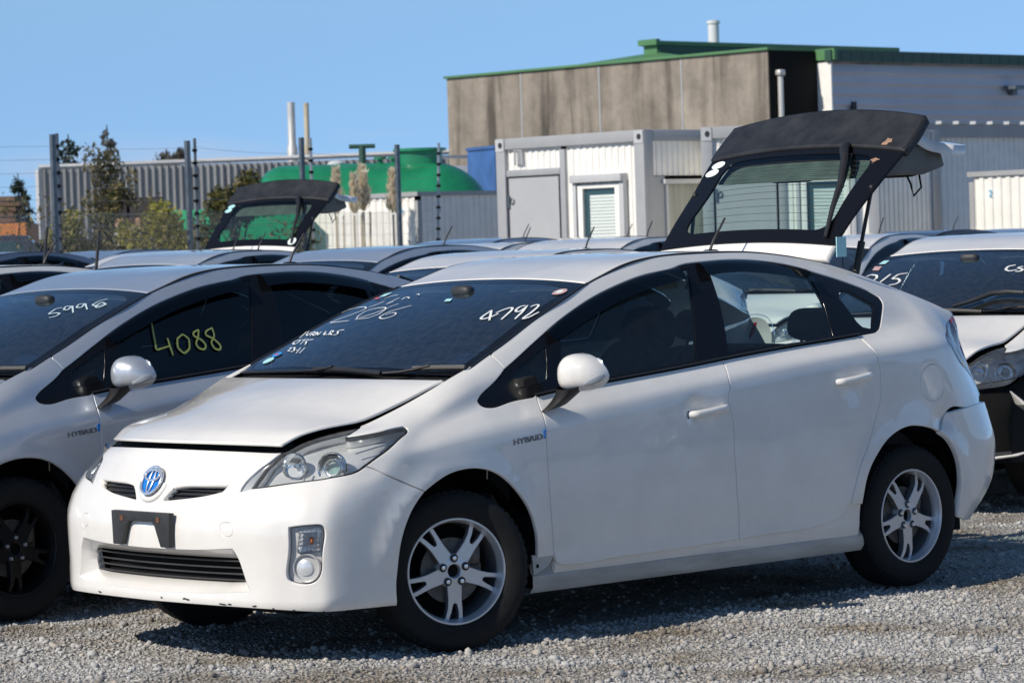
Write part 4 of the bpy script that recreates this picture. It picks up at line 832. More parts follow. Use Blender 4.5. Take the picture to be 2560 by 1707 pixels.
    lip=MB(); u=np.linspace(-3.1,3.1,60); P=SF.P(u,np.full(60,10.97)); Nn=SF.Nn(u,np.full(60,10.97)); Q=P-np.array([.05,0,.004]); Q2=P-np.array([.052,0,-.03]); lip.add(np.concatenate([P-np.array([.006,0,.004]),Q,Q2]),[(k*60+i,k*60+i+1,(k+1)*60+i+1,(k+1)*60+i) for k in(0,1) for i in range(59)]); lip.obj('hood_seal','matt_black',bumper)
    # ---------------- cabin
    fl=MB(); fl.box((-1.45,0,.33),(2.3,1.46,.06)); fl.box((-.33,0,.62),(.10,1.44,.55)); fl.box((-2.95,0,.60),(.75,1.30,.42)); fl.obj('cabin_floor','trim',root)
    d=MB(); d.sellip((-.47,0,.83),(.62,1.44,.36),5,40,16); d.sellip((-.40,0,.985),(.50,.80,.14),2.6,32,12); d.sellip((-.66,-.37,.97),(.26,.40,.13),2.5,24,10); d.obj('dashboard','trim',root)
    sw=MB(); a=np.linspace(0,2*math.pi,41); sw.tube(np.stack([.185*np.cos(a),.185*np.sin(a),np.zeros(41)],1),.015,8,cap=False); sw.sellip((0,0,-.01),(.15,.13,.05),3,16,8); sw.box((0,-.09,-.005),(.03,.18,.02)); sw.box((.09,.02,-.005),(.18,.03,.02)); sw.box((-.09,.02,-.005),(.18,.03,.02))
    sw.xform(Matrix.Translation((-.80,-.37,.90))@Matrix.Rotation(R(-64),4,'Y')@Matrix.Rotation(R(90),4,'Z')); sw.obj('steering_wheel','trim',root)
    for y in(.37,-.37):
        s=MB(); s.sellip((-1.10,y,.52),(.54,.50,.22),3.2,28,14)
        s.sellip((-1.43,y,.83),(.17,.49,.66),3,28,16,rot=Matrix.Rotation(R(-14),3,'Y'))
        s.obj('seat','seat',root)
        h=MB(); h.sellip((-1.545,y,1.185),(.12,.29,.20),3,24,12,rot=Matrix.Rotation(R(-8),3,'Y')); h.obj('headrest','seat',root)
    s=MB(); s.sellip((-2.12,0,.52),(.52,1.32,.24),4,32,12); s.sellip((-2.47,0,.80),(.18,1.30,.58),4,32,14,rot=Matrix.Rotation(R(-20),3,'Y')); s.obj('rear_seat','seat',root)
    for y in(.36,-.36):
        h=MB(); h.sellip((-2.62,y,1.165),(.10,.28,.15),3.2,24,12,rot=Matrix.Rotation(R(-14),3,'Y')); h.tube([(-2.59,y-.06,1.0),(-2.61,y-.06,1.12)],.007,8); h.tube([(-2.59,y+.06,1.0),(-2.61,y+.06,1.12)],.007,8); h.obj('headrest','seat',root)
    for s_ in(1,-1):
        b=MB(); b.tube([(-1.60,s_*.64,1.30),(-1.60,s_*.70,1.0),(-1.58,s_*.72,.7)],.024,8,flat=.35); b.obj('seat_belt','paper_grey',root)
    x,y,z=POLY['mirc'][0]
    r=MB(); r.sellip((x-.01,0,z),(.05,.245,.070),4,24,12); r.tube([(x,0,z+.02),(x-.02,0,z+.06),(x-.035,0,z+.10)],.016,8); r.sellip((x-.005,0,z+.085),(.06,.12,.05),3,16,8); r.obj('rear_view_mirror','grey_plastic',root)
    for s_ in(1,-1):
        sv=MB(); sv.sellip((-1.02,s_*.32,1.385),(.16,.42,.02),4,16,8,rot=Matrix.Rotation(R(15),3,'Y')); sv.obj('sun_visor','beige',root)
    # ---------------- door mirrors
    mh=MB(); ny=26; nz=28; V=[]
    ty=[.846,.862,.895,.93,.983,1.041,1.075,1.098,1.108,1.111]; tz=[1.090,1.112,1.125,1.128,1.122,1.105,1.086,1.066,1.052,1.040]; bz=[.988,.979,.974,.973,.976,.987,.998,1.010,1.020,1.034]; dz=[.085,.105,.120,.126,.122,.104,.084,.058,.036,.012]
    for i in range(ny+1):
        y=.846+.265*(1-math.cos(math.pi*i/ny))/2; yo=.872+(y-.846)*.66
        top,bot,dp=(float(np.interp(y,ty,q)) for q in(tz,bz,dz)); xr=-.600-.10*(y-.846); dp*=.90
        for k in range(nz):
            a=2*math.pi*k/nz; ca,sa=math.cos(a),math.sin(a)
            V.append((xr+(dp*ca**.62 if ca>0 else -.010*abs(ca)**.3),yo,(top+bot)/2+(top-bot)/2*math.copysign(abs(sa)**.80,sa)))
    mh.add(V,[(i*nz+k,i*nz+(k+1)%nz,(i+1)*nz+(k+1)%nz,(i+1)*nz+k) for i in range(ny) for k in range(nz)]); mh.add(V[:nz],[tuple(range(nz-1,-1,-1))]); mh.add(V[-nz:],[tuple(range(nz))])
    mb_=MB()
    L=[]
    for t,(cx,cy,cz,hx,hy) in enumerate([(-.545,.925,1.00,.055,.055),(-.540,.912,.975,.048,.045),(-.528,.885,.945,.046,.036),(-.512,.866,.922,.052,.028),(-.505,.850,.912,.050,.022)]):
        a=np.linspace(0,2*math.pi,17)[:-1]; L.append(np.stack([cx+hx*np.sign(np.cos(a))*abs(np.cos(a))**.6,cy+hy*np.sign(np.sin(a))*abs(np.sin(a))**.6,np.full(16,cz)-.25*hx*np.cos(a)],1))
    loftloops(mb_,L)
    ti=MB(); ti.tube([(-.535,1.003,1.005),(-.562,1.029,1.018),(-.590,1.042,1.030),(-.608,1.045,1.038)],[.006,.011,.011,.007],8,flat=1.2)
    for mm,d in((lambda m:m,fda),(mirrored,fdb)):
        m_=mm(mh).obj('door_mirror','white',root,angle=80); mm(mb_).obj('mirror_stalk','black_plastic',m_); mm(ti).obj('mirror_indicator','lamp_grey',m_)
        g=MB(); g.sellip((-.622,.957,1.052),(.006,.15,.115),4,20,8); mm(g).obj('mirror_glass','chrome',m_)
    return root,dict(windscreen=wsc,front_door=fda,tailgate=base,hood=None)
# ------------------------------------------------------------------ camera, sun, sky
def make_camera():
    C=Vector((8.3507,10.1643,1.5528)); yaw,pit,rol,f=R(-132.8784620),R(-1.6508453),R(-1.7958643),8075.211
    fw=Vector((math.cos(pit)*math.cos(yaw),math.cos(pit)*math.sin(yaw),math.sin(pit)))
    r=fw.cross(Vector((0,0,1))).normalized(); u=r.cross(fw)
    r2=r*math.cos(rol)+u*math.sin(rol); u2=u*math.cos(rol)-r*math.sin(rol)
    cd=bpy.data.cameras.new('camera'); co=bpy.data.objects.new('camera',cd); COL.objects.link(co)
    co.matrix_world=Matrix(((r2.x,u2.x,-fw.x,C.x),(r2.y,u2.y,-fw.y,C.y),(r2.z,u2.z,-fw.z,C.z),(0,0,0,1)))
    cd.sensor_width=36; cd.lens=f*36/2560; cd.clip_end=4000; cd.clip_start=.5
    cd.dof.use_dof=True; cd.dof.focus_distance=13.2; cd.dof.aperture_fstop=10
    SC.camera=co
make_camera()
SUN=Vector((1.28,-.11,1.0)).normalized(); elev=math.asin(SUN.z); rot=math.atan2(SUN.x,SUN.y)
sl=bpy.data.lights.new('sun','SUN'); sl.energy=4.4; sl.angle=R(.53); sl.color=(1.,.925,.81)
so=bpy.data.objects.new('sun',sl); COL.objects.link(so); so.rotation_euler=SUN.to_track_quat('Z','Y').to_euler()
wd=bpy.data.worlds.new('World'); SC.world=wd; wd.use_nodes=True; nt=wd.node_tree; nt.nodes.clear()
out=nt.nodes.new('ShaderNodeOutputWorld'); bg=nt.nodes.new('ShaderNodeBackground'); sk=nt.nodes.new('ShaderNodeTexSky')
sk.sky_type='NISHITA'; sk.sun_disc=False; sk.sun_elevation=elev; sk.sun_rotation=rot; sk.altitude=4000; sk.air_density=.6; sk.dust_density=0.; sk.ozone_density=6.
# thin lavender clouds low over the horizon
tc=nt.nodes.new('ShaderNodeTexCoord'); mp=nt.nodes.new('ShaderNodeMapping'); mp.inputs['Scale'].default_value=(3.2,3.2,22.)
nt.links.new(tc.outputs['Generated'],mp.inputs[0])
no=nt.nodes.new('ShaderNodeTexNoise'); no.inputs['Scale'].default_value=2.4; no.inputs['Detail'].default_value=7; no.inputs['Roughness'].default_value=.58; nt.links.new(mp.outputs[0],no.inputs[0])
r1=ramp(nt,no.outputs['Fac'],[(.50,(0,0,0)),(.66,(1,1,1))])
sx=nt.nodes.new('ShaderNodeSeparateXYZ'); nt.links.new(tc.outputs['Generated'],sx.inputs[0])
r2_=ramp(nt,sx.outputs['Z'],[(0.,(.7,.7,.7)),(.028,(.6,.6,.6)),(.045,(0,0,0))])
mu=nt.nodes.new('ShaderNodeMath'); mu.operation='MULTIPLY'; nt.links.new(r1.outputs[0],mu.inputs[0]); nt.links.new(r2_.outputs[0],mu.inputs[1])
mx=nt.nodes.new('ShaderNodeMix'); mx.data_type='RGBA'; nt.links.new(mu.outputs[0],mx.inputs[0]); nt.links.new(sk.outputs[0],mx.inputs[6]); mx.inputs[7].default_value=(4.6,5.0,6.6,1)
# a clear southern sky stays bright well above the horizon: broaden the band
r3=ramp(nt,sx.outputs['Z'],[(0.,(0,.0,0)),(.03,(.5,.75,.68)),(.085,(1.45,2.25,2.1)),(.22,(.62,1.2,1.75)),(.40,(.42,1.05,1.9)),(1.,(.15,.35,.65))])
ad=nt.nodes.new('ShaderNodeMix'); ad.data_type='RGBA'; ad.blend_type='ADD'; ad.inputs[0].default_value=1.; nt.links.new(mx.outputs[2],ad.inputs[6]); nt.links.new(r3.outputs[0],ad.inputs[7])
nt.links.new(ad.outputs[2],bg.inputs[0]); bg.inputs[1].default_value=.10; nt.links.new(bg.outputs[0],out.inputs[0])
SC.view_settings.view_transform='Standard'; SC.view_settings.look='None'; SC.view_settings.gamma=1; SC.view_settings.exposure=0
# ------------------------------------------------------------------ the yard and what stands behind it
M['container_white']=pbr('container_white',(.86,.845,.80),.5,noise=.10,nscale=3.)
M['container_grey']=pbr('container_grey',(.36,.37,.385),.5,noise=.08,nscale=3.)
M['container_edge']=pbr('container_edge',(.50,.51,.52),.5,noise=.08,nscale=3.)
M['door_grey']=pbr('door_grey',(.43,.44,.455),.5,noise=.06,nscale=2.)
M['blind']=pbr('blind',(.70,.76,.73),.6)
M['pane_dark']=pbr('pane_dark',(.03,.07,.08),.08,coat=.3)
M['curtain']=pbr('curtain',(.36,.37,.33),.8,noise=.25,nscale=14.,scale=(1,1,.05))
M['galv']=pbr('galvanised',(.16,.19,.22),.45,.6,noise=.3,nscale=10.)
M['galv_light']=pbr('galvanised_light',(.42,.45,.48),.4,.6,noise=.2,nscale=10.)
M['wire']=pbr('wire',(.42,.44,.47),.4,.5)
M['shed_grey']=pbr('shed_grey',(.27,.28,.29),.6,noise=.12,nscale=.6)
M['tank_green']=pbr('tank_green',(.015,.235,.105),.33,noise=.35,nscale=1.6,coat=.15)
M['skip_green']=pbr('skip_green',(.02,.40,.17),.4,noise=.2)
M['green_roof']=pbr('green_roof',(.095,.23,.10),.45,noise=.15,nscale=.5)
M['green_dark']=pbr('green_dark',(.03,.08,.06),.5)
M['clad']=pbr('cladding',(.62,.62,.66),.45,noise=.10,nscale=.4)
M['flue']=pbr('flue_steel',(.66,.65,.62),.4,.3,noise=.15,nscale=1.)
M['flue_rust']=pbr('flue_rust',(.50,.44,.33),.6,noise=.5,nscale=.5)
M['orange']=pbr('orange_steel',(.62,.22,.05),.6,noise=.3,nscale=2.)
M['wood']=pbr('weathered_timber',(.17,.11,.08),.9,noise=.4,nscale=6.)
M['crate_dark']=pbr('crate_dark',(.05,.045,.045),.8,noise=.4,nscale=5.)
M['tyre_heap']=pbr('old_rubber',(.028,.028,.03),.8,noise=.4,nscale=8.)
M['tote_white']=pbr('tote_plastic',(.62,.64,.66),.4,noise=.15,nscale=5.)
M['brick']=pbr('brick',(.33,.20,.14),.9,noise=.4,nscale=6.)
M['trailer_white']=pbr('trailer_white',(.70,.71,.73),.3,noise=.1,nscale=2.)
M['trailer_blue']=pbr('trailer_blue',(.05,.13,.33),.4,noise=.25,nscale=2.)
M['bark']=pbr('bark',(.045,.034,.026),.9,noise=.4,nscale=15.)
def leafmat(name,a,b,c):
    m,nt,out=newmat(name); g=nt.nodes.new('ShaderNodeNewGeometry'); r=ramp(nt,g.outputs['Random Per Island'],[(0,a),(.5,b),(1,c)])
    b_=N(nt,'ShaderNodeBsdfPrincipled',Roughness=.6); nt.links.new(r.outputs[0],b_.inputs['Base Color'])
    t=N(nt,'ShaderNodeBsdfTranslucent'); nt.links.new(r.outputs[0],t.inputs[0]); mx=N(nt,'ShaderNodeMixShader'); mx.inputs[0].default_value=.40
    nt.links.new(b_.outputs[0],mx.inputs[1]); nt.links.new(t.outputs[0],mx.inputs[2]); nt.links.new(mx.outputs[0],out.inputs[0]); M[name]=m
leafmat('leaf_olive',(.05,.065,.02),(.12,.125,.035),(.24,.18,.06))
leafmat('leaf_yellow',(.17,.19,.035),(.34,.33,.06),(.44,.38,.10))
leafmat('leaf_brown',(.07,.075,.035),(.17,.15,.06),(.28,.22,.11))
leafmat('leaf_dark',(.020,.035,.022),(.035,.055,.032),(.055,.075,.04))
leafmat('leaf_grey',(.10,.10,.085),(.15,.14,.12),(.20,.18,.15))
leafmat('plume',(.70,.60,.45),(.80,.72,.56),(.88,.82,.68))
# concrete with dark run-off streaks and panel joints
def concrete():
    m,nt,out=newmat('stained_concrete'); b=N(nt,'ShaderNodeBsdfPrincipled',Roughness=.9); nt.links.new(b.outputs[0],out.inputs[0])
    c=coords(nt,(1,1.,.10)); t=N(nt,'ShaderNodeTexNoise',Scale=1.15,Detail=7.,Roughness=.62,Distortion=.4); nt.links.new(c,t.inputs[0])
    c2=coords(nt,(1,1,1)); t2=N(nt,'ShaderNodeTexNoise',Scale=.9,Detail=8.,Roughness=.7); nt.links.new(c2,t2.inputs[0])
    r1=ramp(nt,t.outputs['Fac'],[(.36,(.10,.088,.076)),(.49,(.27,.24,.205)),(.70,(.37,.335,.29))])
    r2=ramp(nt,t2.outputs['Fac'],[(.35,(.62,.60,.58)),(.65,(1.05,1.03,1.0))])
    mx=nt.nodes.new('ShaderNodeMix'); mx.data_type='RGBA'; mx.blend_type='MULTIPLY'; mx.inputs[0].default_value=1; nt.links.new(r1.outputs[0],mx.inputs[6]); nt.links.new(r2.outputs[0],mx.inputs[7]); nt.links.new(mx.outputs[2],b.inputs['Base Color'])
    t3=N(nt,'ShaderNodeTexNoise',Scale=9.,Detail=5.); nt.links.new(c2,t3.inputs[0]); bp=N(nt,'ShaderNodeBump',Strength=.35,Distance=.03); nt.links.new(t3.outputs['Fac'],bp.inputs['Height']); nt.links.new(bp.outputs[0],b.inputs['Normal'])
    M['concrete']=m
concrete()
def groundmat(name,scale):
    m,nt,out=newmat(name); b=N(nt,'ShaderNodeBsdfPrincipled',Roughness=.95); b.inputs['Specular IOR Level'].default_value=.2; nt.links.new(b.outputs[0],out.inputs[0])
    c=coords(nt); v=N(nt,'ShaderNodeTexVoronoi',Scale=scale); nt.links.new(c,v.inputs[0])
    t=N(nt,'ShaderNodeTexNoise',Scale=1.3,Detail=8.,Roughness=.6); nt.links.new(c,t.inputs[0])
    r=ramp(nt,v.outputs['Color'],[(.1,(.27,.262,.25)),(.5,(.40,.39,.37)),(.95,(.54,.525,.50))])
    r2=ramp(nt,t.outputs['Fac'],[(.36,(.50,.43,.34)),(.54,(1,1,1))])
    mx=nt.nodes.new('ShaderNodeMix'); mx.data_type='RGBA'; mx.blend_type='MULTIPLY'; mx.inputs[0].default_value=1; nt.links.new(r.outputs[0],mx.inputs[6]); nt.links.new(r2.outputs[0],mx.inputs[7]); nt.links.new(mx.outputs[2],b.inputs['Base Color'])
    bp=N(nt,'ShaderNodeBump',Strength=.9,Distance=.02); nt.links.new(v.outputs['Distance'],bp.inputs['Height']); nt.links.new(bp.outputs[0],b.inputs['Normal']); M[name]=m
groundmat('gravel_ground',55.)
def stonemat():
    m,nt,out=newmat('gravel_stone'); g=nt.nodes.new('ShaderNodeNewGeometry'); b=N(nt,'ShaderNodeBsdfPrincipled',Roughness=.9); b.inputs['Specular IOR Level'].default_value=.25
    r=ramp(nt,g.outputs['Random Per Island'],[(0,(.33,.325,.315)),(.45,(.43,.425,.415)),(.88,(.50,.49,.475)),(.96,(.48,.43,.37)),(1,(.56,.55,.53))])
    c=coords(nt); t=N(nt,'ShaderNodeTexNoise',Scale=1.3,Detail=8.,Roughness=.6); nt.links.new(c,t.inputs[0]); r2=ramp(nt,t.outputs['Fac'],[(.36,(.52,.45,.36)),(.54,(1,1,1))])
    mx=nt.nodes.new('ShaderNodeMix'); mx.data_type='RGBA'; mx.blend_type='MULTIPLY'; mx.inputs[0].default_value=1; nt.links.new(r.outputs[0],mx.inputs[6]); nt.links.new(r2.outputs[0],mx.inputs[7]); nt.links.new(mx.outputs[2],b.inputs['Base Color'])
    nt.links.new(b.outputs[0],out.inputs[0]); M['stone']=m
stonemat()
def gz(x,y):
    """the yard rises very slightly away from the first row of cars"""
    d=-(x+y)/math.sqrt(2)
    return .16*np.clip((d-5)/25,0,1)
def lump(x,y): return .010*np.sin(x*2.1+y*1.3)*np.sin(y*2.7-x*.8)+.006*np.sin(x*6.3+1)*np.sin(y*5.1)
# ground: fine grid near the cars, wide skirt to the horizon
def build_ground():
    a=np.concatenate([[-900,-400,-200,-100,-60,-40,-25,-16],np.arange(-10,6.01,.125),[9,15,30,60,120,400]])
    X,Y=np.meshgrid(a,a,indexing='ij'); near=np.exp(-((np.maximum(0,np.hypot(X+2,Y)-9))/4)**2)
    Z=gz(X,Y)+lump(X,Y)*near-.008
    n=len(a); V=np.stack([X,Y,Z],2).reshape(-1,3); me=bpy.data.meshes.new('ground')
    i,j=np.meshgrid(np.arange(n-1),np.arange(n-1),indexing='ij'); q=(i*n+j).ravel(); F=np.stack([q,q+n,q+n+1,q+1],1)
    me.from_pydata(V.tolist(),[],F.tolist()); me.polygons.foreach_set('use_smooth',[True]*len(F)); me.update()
    o=link('ground',me,'gravel_ground'); o['kind']='structure'
    # loose stones
    poly=np.array([(2.1,.2),(1.0,1.7),(-.3,3.6),(-2.2,2.6),(-8.2,-2.0),(-6.5,-3.0),(-4.2,-2.6),(1.6,-3.2)])
    pts=[]
    while sum(map(len,pts))<58000:
        p=RNG.uniform([-8.3,-3.3],[2.2,3.7],(60000,2)); p=p[inpoly(p,poly)]
        d=np.hypot(p[:,0]-8.35,p[:,1]-10.16); p=p[RNG.random(len(p))<np.clip((13.2/d)**4,.1,1)]
        inner=(p[:,0]<.3)&(p[:,0]>-3)&(abs(p[:,1])<.6); p=p[~(inner&(RNG.random(len(p))<.9))]; pts.append(p)
    p=np.concatenate(pts)[:58000]; n=len(p)
    ph=(1+5**.5)/2; B=np.array([(-1,ph,0),(1,ph,0),(-1,-ph,0),(1,-ph,0),(0,-1,ph),(0,1,ph),(0,-1,-ph),(0,1,-ph),(ph,0,-1),(ph,0,1),(-ph,0,-1),(-ph,0,1)])/1.9
    T=np.array([(0,11,5),(0,5,1),(0,1,7),(0,7,10),(0,10,11),(1,5,9),(5,11,4),(11,10,2),(10,7,6),(7,1,8),(3,9,4),(3,4,2),(3,2,6),(3,6,8),(3,8,9),(4,9,5),(2,4,11),(6,2,10),(8,6,7),(9,8,1)])
    s=np.minimum(.0044*RNG.lognormal(0,.50,n),.022); s[RNG.random(n)<.004]*=1.7
    S3=np.stack([s*RNG.uniform(.8,1.5,n),s*RNG.uniform(.7,1.2,n),s*RNG.uniform(.5,.9,n)],1)
    V=B[None]*(1+RNG.uniform(-.28,.28,(n,12,1)))*S3[:,None,:]
    a=RNG.uniform(0,6.28,n);c,sn=np.cos(a)[:,None],np.sin(a)[:,None]
    V=np.stack([c*V[...,0]-sn*V[...,1],sn*V[...,0]+c*V[...,1],V[...,2]],2)
    tl=RNG.uniform(-.5,.5,(n,1)); V[...,2]+=V[...,0]*tl
    V+=np.stack([p[:,0],p[:,1],gz(p[:,0],p[:,1])+lump(p[:,0],p[:,1])-.008+s*.35],1)[:,None,:]
    F=(T[None]+12*np.arange(n)[:,None,None]).reshape(-1,3)
    me=bpy.data.meshes.new('gravel'); V=V.reshape(-1,3).astype(np.float32); me.vertices.add(len(V)); me.vertices.foreach_set('co',V.ravel()); me.loops.add(F.size); me.loops.foreach_set('vertex_index',F.ravel().astype(np.int32))
    me.polygons.add(len(F)); me.polygons.foreach_set('loop_start',np.arange(0,F.size,3,dtype=np.int32)); me.update(calc_edges=True)
    o=link('gravel',me,'stone'); o['kind']='stuff'
build_ground()
# ---- corrugated sheet standing on a line from A to B
def ribbed(mb,A,B,z0,z1,pitch,depth,mi=0,flat=.42,out=1):
    A=np.array(A,float);B=np.array(B,float); L=np.linalg.norm(B-A); t=(B-A)/L; nrm=np.array([t[1],-t[0]])*out
    n=max(1,int(round(L/pitch))); p=L/n; prof=[(0,0),(flat*p,0),(flat*p+.09*p,-depth),(p*(.91),-depth)]
    pts=[]
    for k in range(n):
        for s,d in prof: pts.append(A+t*(k*p+s)+nrm*d)
    pts.append(B); pts=np.array(pts); m=len(pts)
    V=[(x,y,z0) for x,y in pts]+[(x,y,z1) for x,y in pts]
    mb.add(V,[(i,i+1,m+i+1,m+i) for i in range(m-1)],mi)
def part(name,mats,parent,fn,bev=0.,**kw):
    mb=MB(); fn(mb); me=mb.mesh(name,**kw)
    if bev: bevelled(me,bev,2)
    return link(name,me,mats,parent)
# ---- portable office: grey frame, white ribbed walls, door, window with a blind
def build_office(loc):
    t=empty('portable_office',loc); w,L,H=2.84,6.0,3.04
    def frame(m):
        for x,y in((-.09,-.09),(-.09,-w+.09),(-L+.09,-.09),(-L+.09,-w+.09)): m.box((x,y,H/2),(.18,.18,H))
        for z in(.10,H-.075): 
            m.box((-.076,-w/2,z),(.150,w-.37,.15)); m.box((-L/2,-.076,z),(L-.37,.150,.15)); m.box((-L+.076,-w/2,z),(.15,w-.37,.15)); m.box((-L/2,-w+.076,z),(L-.37,.15,.15))
        m.box((-.085,-1.56,H/2-.02),(.13,.10,H-.34)); m.box((-.085,-2.14,2.565),(.125,1.05,.09))
    part('frame','container_grey',t,frame,.012)
    def wall(m):
        ribbed(m,(-.062,-.18),(-.062,-1.51),.18,H-.15,.118,.016,out=-1); ribbed(m,(-.062,-1.61),(-.062,-w+.18),2.61,H-.15,.118,.016,out=-1)
        ribbed(m,(-.18,-.035),(-L+.18,-.035),2.44,H-.15,.10,.014); ribbed(m,(-2.4,-.035),(-L+.18,-.035),.17,2.44,.10,.014)
        m.box((-L/2,-w/2,H-.10),(L-.3,w-.3,.02)); m.box((-L+.10,-w/2,H/2),(.02,w-.4,H-.3)); m.box((-L/2,-w+.10,H/2),(L-.4,.02,H-.3))
    part('wall','container_white',t,wall,smooth=False)
    d=part('door',('door_grey','ink'),t,lambda m:(m.box((-.060,-2.14,1.36),(.05,1.0,2.30)),m.box((-.033,-2.635,1.36),(.004,.014,2.30),1),m.box((-.033,-1.645,1.36),(.004,.010,2.30),1),m.box((-.033,-2.14,2.505),(.004,1.0,.010),1)))
    part('hinge','galv',d,lambda m:(m.box((-.02,-2.62,2.18),(.03,.03,.16)),m.lathe([(.035,0),(.045,.012),(.035,.02)],14,'x',c=(-.03,-2.56,2.19))))
    for s in(.25,.37,.49): pass
    wi=part('window','container_edge',t,lambda m:(m.box((-.012,-.86,2.44),(.16,.96,.10)),m.box((-.020,-1.305,1.55),(.08,.06,1.75)),m.box((-.020,-.42,1.55),(.08,.08,1.75))),.006)
    part('window_frame','container_white',wi,lambda m:(m.box((-.030,-1.21,1.5),(.07,.09,1.72)),m.box((-.030,-.515,1.5),(.07,.08,1.72)),m.box((-.030,-.86,2.335),(.07,.61,.055)),m.box((-.030,-.86,.67),(.07,.61,.06))),.004)
    part('pane','pane_dark',wi,lambda m:m.box((-.044,-.86,1.5),(.01,.62,1.62)))
    def bl(m):
        for k in range(34): m.box((-.030+.004*(k%2),-.80,2.20-k*.043),(.008,.50,.036))
    part('blind','blind',wi,bl)
    part('vent','container_edge',t,lambda m:[m.box((-.022,-2.405,2.80),(.03,.15,.018))]+[m.box((-.018,-2.405,2.70+.034*k),(.026,.15,.012)) for k in range(7)]+[m.box((-.02,-2.48,2.775),(.03,.014,.20)),m.box((-.02,-2.33,2.775),(.03,.014,.20))])
    for y in(-.09,-w+.09):
        def cc(m): m.box((.003,y,H-.09),(.012,.165,.17)); m.lathe([(.040,.012),(.0,.0125)],18,'x',c=(0,y+.015,H-.09),mi=1)
        part('corner_casting',('container_edge','ink'),t,cc)
    sw_=part('side_window','container_edge',t,lambda m:(m.box((-1.35,.01,2.36),(2.05,.10,.06)),m.box((-.40,-.01,1.4),(.05,.06,1.85)),m.box((-2.3,-.01,1.4),(.05,.06,1.85))))
    part('curtain','curtain',sw_,lambda m:m.box((-1.35,-.045,1.42),(1.86,.02,1.82)))
    part('side_panel','container_grey',t,lambda m:m.box((-.28,-.03,1.33),(.2,.05,2.2)))
    return t
off=build_office((-21.55,-19.41,0)); tag(off,'grey and white portable office between the green tank and the raised tailgate','portable office','portable offices')
def copy_tree(o,parent=None,skip=()):
    c=o.copy(); COL.objects.link(c); c.parent=parent
    for ch in list(o.children):
        if ch.name.split('.')[0] in skip: continue
        copy_tree(ch,c,skip)
    return c
o2=copy_tree(off); o2.location=(-21.9,-15.73,0); o2.rotation_euler=(0,0,R(43)); o2.scale=(.8,.76,.975); o2['label']='portable office seen behind and through the open tailgate glass of the nearest car'
# ---- plain storage containers
def container(loc,w,L,H,label,pitch=.16,num=None):
    t=empty('storage_container',loc)
    def fr(m):
        m.box((-L/2,-w/2,H-.035),(L+.04,w+.04,.07))
        m.box((-L/2,-w/2,.07),(L+.02,w+.02,.14))
        for x,y in((-.04,-.04),(-.04,-w+.04),(-L+.04,-.04),(-L+.04,-w+.04)): m.box((x,y,H/2-.02),(.085,.085,H-.25))
    part('frame','container_grey',t,fr)
    def wl(m):
        ribbed(m,(-.008,-.085),(-.008,-w+.085),.14,H-.07,pitch,.022,out=-1); ribbed(m,(-.085,-.008),(-L+.085,-.008),.14,H-.07,pitch*.8,.018); ribbed(m,(-L+.085,-w+.008),(-.085,-w+.008),.14,H-.07,pitch,.02); m.box((-L+.02,-w/2,H/2),(.02,w-.2,H-.3))
    part('wall','container_white',t,wl,smooth=False)
    for (nx,ny,ax,st) in (num or []):
        me=text_mesh(st,.14,.002); me.transform(Matrix.Translation((nx,ny,H-.36))@Matrix.Rotation(R(90 if ax=='x' else 180),4,'Z')@Matrix.Rotation(R(90),4,'X')); link('number_mark',me,'paper_blue',t)
    tag(t,label,'container'); return t
container((-26.0,-28.96,0),3.4,6.5,2.51,'low white ribbed container behind the pampas plumes, grey capped',num=[(.012,-.42,'x','9'),(-.42,.012,'y','9')])
container((-27.8,-12.6,0),6.5,3.2,2.43,'sunlit white ribbed container at the right edge of the photo',num=[(.012,-6.15,'x','2')])
# ---- long shaded building at the right
t=empty('grey_site_building',(0,0,0)); tag(t,'long shaded ribbed site building with a grey door right of the raised tailgate','building')
part('wall',('container_white','container_grey'),t,lambda m:(ribbed(m,(-33.75,-24.6),(-46,-24.6),.0,3.18,.14,.02),ribbed(m,(-31.0,-24.6),(-32.2,-24.6),.0,2.55,.14,.02),m.box((-38.5,-26.2,1.6),(15,3.1,3.1),1)),smooth=False)
part('fascia',('container_grey','container_edge'),t,lambda m:(m.box((-38.6,-24.58,3.29),(15.2,.10,.22)),m.box((-33.45,-24.56,1.6),(.6,.08,3.16)),[m.box((-31.2-.45*k,-24.54,3.425),(.30,.14,.05),1) for k in range(32)]))
d=part('door','door_grey',t,lambda m:(m.box((-32.75,-24.57,1.30),(1.05,.06,2.6)),m.box((-32.7,-24.5,2.72),(1.9,.18,.07))),.01)
part('handle','galv',d,lambda m:m.box((-33.1,-24.51,1.15),(.16,.06,.05)))
nb=part('notice','paper',t,lambda m:m.box((-31.85,-24.55,1.62),(.46,.03,.66)))
me=text_mesh('32"',.24,.002); me.transform(Matrix.Translation((-31.65,-24.532,1.45))@Matrix.Rotation(R(180),4,'Z')@Matrix.Rotation(R(90),4,'X')); link('notice_number',me,'paper_grey',nb)
